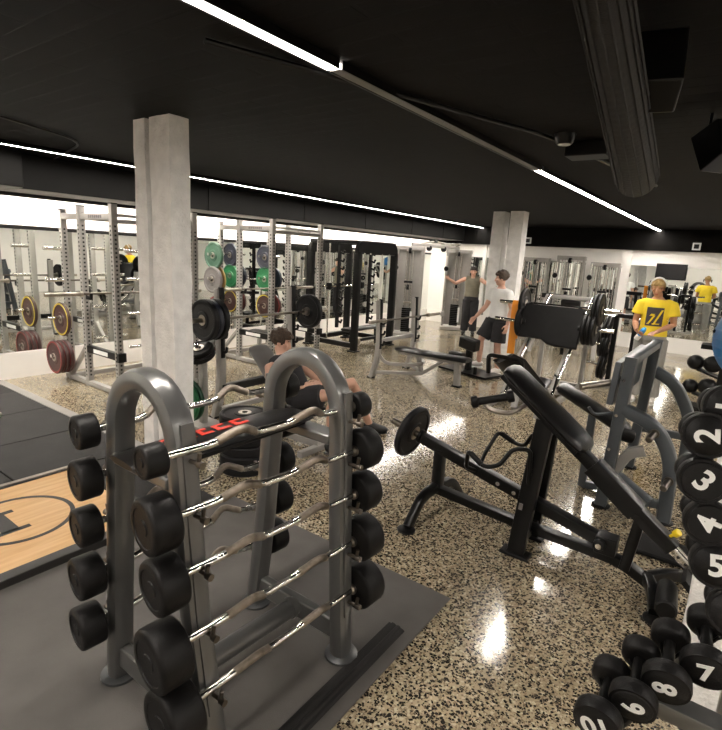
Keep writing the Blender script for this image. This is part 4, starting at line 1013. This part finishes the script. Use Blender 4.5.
# low black machine in front of the far towers
lm = thing('row_bench', (-2.9, 11.6, 0), 'black framed seated machine beyond the leg press, under the cable towers', 'exercise machine')
MB().tube([(-.65, 0, 1.22), (.62, 0, 1.20)], rect=(.10, .10), up=(0, 0, 1)).build('top_beam', 'blackpaint', lm)
for s in (-1, 1):
    MB().tube([(s*.62, .35, .02), (s*.48, 0, 1.22)], rect=(.08, .08), up=(0, 1, 0)).build('leg', 'blackpaint', lm)
    MB().tube([(s*.66, -.45, .02), (s*.52, 0, 1.2)], rect=(.08, .08), up=(0, 1, 0)).build('leg', 'rackgrey', lm)
    MB().cyl((s*.55, .0, .95), (s*.85, .0, .97), .024, 12).build('horn', 'chrome', lm)
MB().box((0, -.1, .95), (.40, .10, .44), (.2, 0, 0)).build('back_pad', 'vinyl', lm, .03, 3)
MB().box((0, -.35, .50), (.36, .40, .09)).build('seat_pad', 'vinyl', lm, .03, 3)
MB().tube([(0, -.30, .02), (0, -.30, .46)], rect=(.07, .07), up=(0, 1, 0)).build('seat_post', 'blackpaint', lm)
# barbell end on the dark tiles at the left edge
fbx = thing('barbell', (-5.95, 1.05, .05), 'end of a barbell lying on the black tiles at the left edge', 'barbell')
dd = V((-.10, 1, 0)).normalized()
MB().cyl(-dd*1.0, dd*.52, .0145, 12).build('shaft', 'steel', fbx)
MB().cyl(dd*.52, dd*.94, .025, 16, ch=.003).build('sleeve', 'steel', fbx)
MB().cyl(dd*.50, dd*.54, .038, 16).build('collar', 'steel', fbx)
MB().lathe([(.0255, 0), (.036, 0), (.036, .05), (.0255, .05), (.0255, 0)], dd*.80, dd, 16).box(dd*.82+V((0, 0, .045)), (.02, .05, .03)).build('spring_clip', 'darksteel', fbx)

# ------------------------------------------------------------------ people
def remeshed(mb, name, mats, parent, voxel, it=3):
    me = mb.mesh(name); o = bpy.data.objects.new(name, me); C.objects.link(o)
    r = o.modifiers.new('skin', 'REMESH'); r.mode = 'VOXEL'; r.voxel_size = voxel
    if it:
        sm_ = o.modifiers.new('soft', 'SMOOTH'); sm_.iterations = it; sm_.factor = .5
    dg = bpy.context.evaluated_depsgraph_get(); m2 = bpy.data.meshes.new_from_object(o.evaluated_get(dg))
    o.modifiers.clear(); o.data = m2; bpy.data.meshes.remove(me); m2.name = name
    m2.materials.clear()
    for m in (mats if isinstance(mats, (list, tuple)) else [mats]): m2.materials.append(M[m])
    m2.shade_smooth()
    if parent: o.parent = parent
    return o
def limb(mb, pts, rad, n=14): return mb.tube(pts, rad, n=n)
def hand(mb, w, d, nrm, curl, side):
    """palm at wrist w pointing along d, palm facing nrm; thumb on the given side of d x nrm"""
    w = V(w); d = V(d).normalized(); nrm = V(nrm); nrm = (nrm-d*nrm.dot(d)).normalized(); s = d.cross(nrm).normalized()*side
    mb.tube([w-d*.025, w+d*.01, w+d*.05, w+d*.088], [(.024, .019), (.031, .017), (.039, .015), (.037, .012)], n=14, up=nrm)
    for k, (off, ln) in enumerate(((.0285, .072), (.0095, .082), (-.0095, .076), (-.0285, .060))):
        p = w+d*.070+s*off; q0 = w+d*.090+s*off*1.12; a = curl*.5; q = [p, q0]
        for j, f in enumerate((.45, .31, .24)):
            a2 = a+curl*j*.85; q.append(q[-1]+(d*math.cos(a2)+nrm*math.sin(a2)+s*off*1.5).normalized()*ln*f)
        mb.tube(q, [.0085, .0092, .0088, .008, .006], n=8)
    b = w+d*.018+s*.026; t1 = b+(d*.55+s*.65+nrm*.25).normalized()*.038; t2 = t1+(d*.85+s*.25+nrm*.35).normalized()*.030; t3 = t2+(d*.9+nrm*.4-s*.1).normalized()*.024
    mb.tube([b-s*.012, b, t1, t2, t3], [.012, .0135, .0115, .010, .0075], n=8)
def person(loc, label, J, face, skin, hair, clothes, bulk=1., extras=None):
    """J: world joint positions relative to loc; face: (forward, up) of the head; clothes: dict"""
    t = thing('person', loc, label, 'person')
    J = {k: V(v) for k, v in J.items()}; B = MB(); b = bulk
    side = (J['shR']-J['shL']).normalized(); spine = (J['neck']-J['pelvis']).normalized(); fwd = spine.cross(side).normalized()
    if fwd.dot(V(face[0])) < -.3: fwd = -fwd
    P0, N0 = J['pelvis'], J['neck']; Ls = (N0-P0).length
    def sp(f, o=0): return P0+(N0-P0)*f+fwd*o
    prof = [(-.16, .10, .08), (-.08, .150, .105), (.05, .158, .110), (.28, .140, .098), (.5, .148, .105), (.72, .165, .112), (.88, .160, .098), (.97, .095, .075), (1.04, .058, .058)]
    def torso(mb, grow=0., f0=-9, f1=9, scale=1.):
        q = [(f, a, d) for f, a, d in prof if f0 <= f <= f1]
        mb.tube([sp(f) for f, a, d in q], [((a*b+grow)*scale, (d*b+grow)*scale) for f, a, d in q], n=22, up=fwd)
    torso(B)
    hf, hu = V(face[0]).normalized(), V(face[1]); hu = (hu-hf*hu.dot(hf)).normalized(); hs = hf.cross(hu); hc = J['head']
    RH = Matrix((hs, hf, hu)).transposed()
    def hp(x, y, z): return hc+RH@V((x, y, z))
    def hell(mb, c, d, n=18):
        o = len(mb.v); mb.ell((0, 0, 0), d, n=n)
        for i in range(o, len(mb.v)): mb.v[i] = tuple(hp(*(V(c)+V(mb.v[i]))))
    B.tube([N0-spine*.05, N0+(hc-N0)*.35, hp(0, -.015, -.05)], [.060*b, .054*b, .052], n=16)
    hell(B, (0, -.012, .025), (.074, .093, .088)); hell(B, (0, .014, -.035), (.060, .070, .080)); hell(B, (0, .048, -.088), (.034, .034, .026))
    B.tube([hp(0, .078, .02), hp(0, .097, -.022), hp(0, .102, -.034), hp(0, .080, -.042)], [.010, .012, .0145, .011], n=8)
    hell(B, (0, .080, -.066), (.024, .011, .009), 10)
    for s in (-1, 1):
        hell(B, (s*.076, -.006, -.012), (.011, .021, .032), 10); hell(B, (s*.032, .070, .030), (.024, .014, .007), 10)
        hell(B, (s*.042, .060, -.022), (.024, .022, .020), 10)
    for k in 'RL':
        sh, el, wr = J['sh'+k], J['el'+k], J['wr'+k]
        limb(B, [sh+(N0-sh)*.5-spine*.04, sh+(el-sh)*.04, sh+(el-sh)*.35, el, el+(wr-el)*.3, wr], [.052*b, .056*b, .052*b, .040*b, .043*b, .027])
        hd = J.get('hd'+k); d = (hd[0:3] if hd else wr-el); hand(B, wr, V(d) if hd else wr-el, J.get('hn'+k, V((-side if k == 'R' else side))), J['curl'+k][0] if 'curl'+k in J else .5, 1 if k == 'R' else -1)
        hi, kn, an, to = J['hip'+k], J['kn'+k], J['an'+k], J['to'+k]
        limb(B, [hi, hi+(kn-hi)*.3, kn, kn+(an-kn)*.28, an], [.088*b, .083*b, .056*b, .058*b, .038])
        B.tube([an+V((0, 0, -.03)), an*.4+to*.6, to], [(.036, .034), (.042, .03), (.03, .02)], n=12, up=(0, 0, 1))
    body = remeshed(B, 'body', [skin, 'eyedark', 'lip', hair], t, .0068, 3)
    ey = [hp(s*.031, .084, .006) for s in (-1, 1)]; lp_ = [hp(x, .088, -.066) for x in (-.016, 0, .016)]; br_ = [hp(s*x, .084, .034) for s in (-1, 1) for x in (.02, .032, .044)]
    for p in body.data.polygons:
        c = p.center
        if (c-hc).length < .16:
            if min((c-e).length for e in ey) < .0125: p.material_index = 1
            elif min((c-e).length for e in lp_) < .012: p.material_index = 2
            elif min((c-e).length for e in br_) < .011: p.material_index = 3
    # hair
    hb = MB(); rg = random.Random(label)
    vol = clothes.get('hairvol', .012)
    hell(hb, (0, -.022, .045), (.076+vol, .092+vol, .075+vol))
    for i in range(46):
        a = rg.uniform(0, 2*PI); e = rg.uniform(-.35, 1.4)
        x, y, z = math.cos(a)*math.cos(e), math.sin(a)*math.cos(e), math.sin(e)
        if y > .25 and e < .45: continue
        r = rg.uniform(.014, .024)
        hell(hb, (x*(.072+vol), -.016+y*(.088+vol), .036+z*(.078+vol)), (r, r, r*.9), 8)
    for x in (-.05, -.02, .015, .045): hell(hb, (x, .066+vol*.5, .072), (.022, .024, .022), 8)
    ho = remeshed(hb, 'hair', hair, t, .008, 1)
    bm = bmesh.new(); bm.from_mesh(ho.data)
    # keep hair off the face
    for v in bm.verts:
        q = RH.transposed()@(v.co-hc)
        if q.y > .03 and q.z < .045: v.co = hp(q.x*.9, min(q.y, .05)*.9, q.z)
    bm.to_mesh(ho.data); bm.free()
    # clothes
    top = clothes['top']; mb = MB(); g = clothes.get('fit', .018)
    torso(mb, g, clothes.get('hem', -.06), .99)
    for k in 'RL':
        sh, el = J['sh'+k], J['el'+k]
        if clothes.get('sleeve', .5) > 0:
            f = clothes['sleeve']; limb(mb, [sh+(N0-sh)*.62-spine*.055, sh+(N0-sh)*.28-spine*.02, sh+(el-sh)*.06, sh+(el-sh)*f*.5, sh+(el-sh)*f], [.045*b+g*.6, .050*b+g*.7, .054*b+g*.7, .054*b+g, .052*b+g*1.3])
        else: limb(mb, [sh+(N0-sh)*.75, sh+(N0-sh)*.45, sh+(N0-sh)*.30-spine*.05], [.04+g, .05+g, .045+g])
    topo = remeshed(mb, clothes['topname'], top, t, .011, 3)
    mb = MB(); f = clothes['leglen']; g = clothes.get('legfit', .024)
    mb.tube([sp(-.14), sp(-.06), sp(.06), sp(.14)], [(.12*b+g, .10*b+g), (.155*b+g*.8, .108*b+g*.8), (.155*b+g*.7, .108*b+g*.7), (.146*b+g*.5, .103*b+g*.5)], n=22, up=fwd)
    for k in 'RL':
        hi, kn, an = J['hip'+k], J['kn'+k], J['an'+k]
        if f <= 1: limb(mb, [hi, hi+(kn-hi)*f*.5, hi+(kn-hi)*f], [.090*b+g, .084*b+g, .076*b+g*1.5])
        else: limb(mb, [hi, hi+(kn-hi)*.5, kn, kn+(an-kn)*.5, kn+(an-kn)*.97], [.088*b+g, .080*b+g, .064*b+g, .058*b+g*1.2, .054*b+g*1.3])
    remeshed(mb, clothes['legname'], clothes['legs'], t, .012, 3)
    for k in 'RL':
        an, to = J['an'+k], J['to'+k]; d = (to-an); d.z = 0; d.normalize()
        h0 = V((an.x, an.y, to.z-.0)); mb = MB()
        mb.tube([h0-d*.062+V((0, 0, .02)), h0-d*.05+V((0, 0, .03)), h0+d*.04+V((0, 0, .032)), h0+d*.13+V((0, 0, .016)), h0+d*.185+V((0, 0, .008)), h0+d*.205+V((0, 0, .002))], [(.026, .034), (.040, .046), (.046, .052), (.052, .036), (.042, .028), (.022, .018)], n=18, up=(0, 0, 1))
        mb.tube([h0+V((0, 0, .03)), an+V((0, 0, .015))], [.045, .044], n=14)
        so = remeshed(mb, 'shoe', clothes['shoe'], t, .009, 2)
        MB().tube([h0-d*.066+V((0, 0, -.026)), h0-d*.03+V((0, 0, -.026)), h0+d*.12+V((0, 0, -.026)), h0+d*.2+V((0, 0, -.022))], [(.036, .012), (.044, .013), (.053, .013), (.034, .010)], n=14, up=(0, 0, 1)).build('sole', clothes.get('sole', 'whiteplastic'), so)
    return t, topo, dict(hp=hp, RH=RH, fwd=fwd, side=side, sp=sp, spine=spine, hs=hs, hf=hf, hu=hu)
def drape(target, o, ax, ay, dirn, poly_grid, name, material, parent, off=.004):
    """lay a small patch on a garment: rays from o+ax*x+ay*y along dirn"""
    me = target.data; bv = BVHTree.FromPolygons([v.co for v in me.vertices], [tuple(p.vertices) for p in me.polygons])
    mb = MB(); (x0, x1, y0, y1, nx, ny, skew) = poly_grid; vs = []
    for j in range(ny+1):
        for i in range(nx+1):
            x = lerp(x0, x1, i/nx)+skew*(j/ny); y = lerp(y0, y1, j/ny); s = o+ax*x+ay*y
            h = bv.ray_cast(s, dirn, 1.)
            vs.append((h[0] if h[0] else s+dirn*.2)-dirn*off)
    n = len(vs); vs += [v+dirn*off*1.5 for v in vs]; fs = []
    for j in range(ny):
        for i in range(nx):
            a = j*(nx+1)+i; q = (a, a+1, a+nx+2, a+nx+1); fs += [q, tuple(k+n for k in q[::-1])]
    mb.add(vs, fs); return mb.build(name, material, parent)

def standing(rz, S=1., **kw):
    """default standing joints, rotated so that local +Y faces rz"""
    R = Matrix.Rotation(rz, 3, 'Z')
    J = dict(pelvis=(0, 0, .95), neck=(0, -.01, 1.46), head=(0, .02, 1.625), shR=(.19, -.01, 1.40), shL=(-.19, -.01, 1.40), elR=(.25, -.03, 1.12), elL=(-.25, -.03, 1.12), wrR=(.25, .07, .88), wrL=(-.25, .07, .88),
             hipR=(.09, 0, .90), hipL=(-.09, 0, .90), knR=(.10, .03, .49), knL=(-.10, .03, .49), anR=(.11, -.01, .09), anL=(-.11, -.01, .09), toR=(.13, .16, .035), toL=(-.13, .16, .035))
    for k, v in kw.items(): J[k] = v
    out = {}
    for k, v in J.items():
        if k.startswith('curl'): out[k] = V((v, 0, 0)); continue
        q = R@V(v); out[k] = q if k.startswith(('hd', 'hn')) else q*S
    return out
def rotf(rz, v): return Matrix.Rotation(rz, 3, 'Z')@V(v)

# white shirted man beside the far pillars
rz = math.radians(150)
J = standing(rz, 1., head=(-.015, .03, 1.615), knR=(.14, .20, .56), anR=(.17, .17, .15), toR=(.24, .31, .10), elR=(.27, .06, 1.13), wrR=(.36, .20, .92), elL=(-.25, -.06, 1.13), wrL=(-.28, .02, .87), hipR=(.10, .03, .90))
person((-3.27, 8.42, 0), 'man in a white t-shirt and black shorts standing by the far pillars', J, (rotf(rz, (.55, .8, -.08)), (0, 0, 1)), 'skin2', 'hairbrown',
       dict(top='tee', topname='t_shirt', fit=.026, sleeve=.62, hem=-.08, legs='blackcloth', legname='shorts', leglen=.86, legfit=.036, shoe='shoewhite', hairvol=.020))
# man in the olive tank at the cable towers
rz = math.radians(202)
J = standing(rz, .99, shR=(.20, 0, 1.42), shL=(-.20, 0, 1.42), elR=(.42, .12, 1.30), elL=(-.42, .12, 1.30), wrR=(.58, .26, 1.40), wrL=(-.58, .26, 1.38), head=(0, .04, 1.62))
person((-5.56, 12.35, 0), 'man in an olive tank top and black trousers with both arms held out', J, (rotf(rz, (0, 1, -.25)), (0, 0, 1)), 'skin2', 'hairdark',
       dict(top='olive', topname='tank_top', fit=.028, sleeve=0, hem=-.04, legs='blackcloth', legname='trousers', leglen=2, legfit=.034, shoe='shoeblack', sole='blackpaint'), 1.0)
# man in yellow behind the slate machine
rz = PI+.10
J = standing(rz, 1.03, shR=(.185, 0, 1.39), shL=(-.185, 0, 1.39), elR=(.23, .02, 1.12), elL=(-.235, .02, 1.12), wrR=(.19, .24, 1.02), wrL=(-.05, .27, 1.03), hdR=(-.35, .75, -.3), hdL=(.45, .8, -.15), hnR=(-.6, 0, .4), hnL=(0, 0, -1), curlR=.8, curlL=.45, head=(.02, .05, 1.60))
ym, ytop, F = person((-.95, 8.36, 0), 'man in a yellow t-shirt and headphones behind the slate grey machine', J, (rotf(rz, (.10, 1, -.30)), (0.05, 0, 1)), 'skin3', 'hairblond',
       dict(top='yellowtee', topname='t_shirt', fit=.030, sleeve=.60, hem=-.10, legs='greycloth', legname='trousers', leglen=2, legfit=.04, shoe='shoewhite', hairvol=.010), 1.0)
ax, ay, dn = -F['side'], F['spine'], -F['fwd']
# (wearer's right is at smaller x in the picture)
ax = F['side']*(1 if F['side'].dot(rt) > 0 else -1)
o = F['sp'](.40)+F['fwd']*.5
pr = drape(ytop, o, ax, ay, dn, (-.11, .10, -.07, .19, 10, 12, 0), 'shirt_print', 'printdark', ytop)
for g in ((-.08, -.055, -.03, .08, 2, 6, .06), (-.02, .005, -.05, .16, 2, 8, .09), (-.07, -.02, .07, .10, 4, 2, .02), (-.09, -.06, -.045, -.035, 3, 1, 0), (-.03, .06, -.045, -.030, 6, 1, .01)):
    drape(ytop, o, ax, ay, dn, g, 'print_stroke', 'yellowtee', pr, .009)
hp = F['hp']
mb = MB(); band = [hp(.106*math.cos(PI*k/16), .006, .012+.138*math.sin(PI*k/16)) for k in range(17)]
hph = MB().tube(band, [(.012, .006)]*17, n=8, up=F['hf']).build('headphones', 'whiteplastic', ym)
for s in (-1, 1):
    MB().lathe([(0, 0), (.042, 0), (.046, .008), (.042, .024), (0, .026)], hp(s*.094, .008, -.008), F['hs']*s, 20).build('ear_cup', 'blackpaint', hph)
wr = J['wrR']; hd = rotf(rz, (-.35, .75, -.3)).normalized(); bt = V((-.95, 8.36, 0))+wr+hd*.085+rotf(rz, (-.045, .0, .03))
bo = thing('water_bottle', bt, 'blue water bottle with a white cap held by the man in yellow', 'bottle')
bd = V((.35, -.2, .62)).normalized()
MB().lathe([(0, -.075), (.030, -.075), (.034, -.068), (.034, .03), (.030, .045), (.018, .06), (.018, .068), (0, .068)], (0, 0, 0), bd, 24).build('bottle', 'bluebottle', bo)
MB().lathe([(0, -.012), (.035, -.012), (.036, 0), (.036, .05), (.034, .06), (0, .06)], bd*-.125, bd, 24).build('cap', 'whiteplastic', bo)
# seated lifter
lb_ = (-3.32, 3.62, 0)
J = dict(pelvis=(.0, 0, .50), neck=(-.31, .03, .845), head=(-.33, .06, .985), shR=(-.255, -.17, .775), shL=(-.285, .215, .785), elR=(-.10, -.28, .54), elL=(.0, .33, .58), wrR=(.12, -.07, .62), wrL=(.13, .13, .63),
         hipR=(.02, -.10, .50), hipL=(.02, .10, .50), knR=(.36, .04, .58), knL=(.26, .50, .60), anR=(.40, .02, .10), anL=(.30, .78, .10), toR=(.54, .02, .035), toL=(.42, .88, .035))
J = {k: V(v) for k, v in J.items()}; J['hdR'] = V((.25, 1, .1)); J['hdL'] = V((.1, -1, .05)); J['hnR'] = V((-.6, 0, -.6)); J['hnL'] = V((-.6, 0, -.6)); J['curlR'] = V((.5, 0, 0)); J['curlL'] = V((.5, 0, 0))
person(lb_, 'man in a black tank top and shorts sitting back on the incline bench', J, ((.80, .45, -.22), (-.2, 0, 1)), 'skin2', 'hairbrown',
       dict(top='blackcloth', topname='tank_top', fit=.014, sleeve=0, hem=-.04, legs='blackcloth', legname='shorts', leglen=.74, legfit=.026, shoe='shoeblack', sole='blackpaint', hairvol=.022), 1.0)
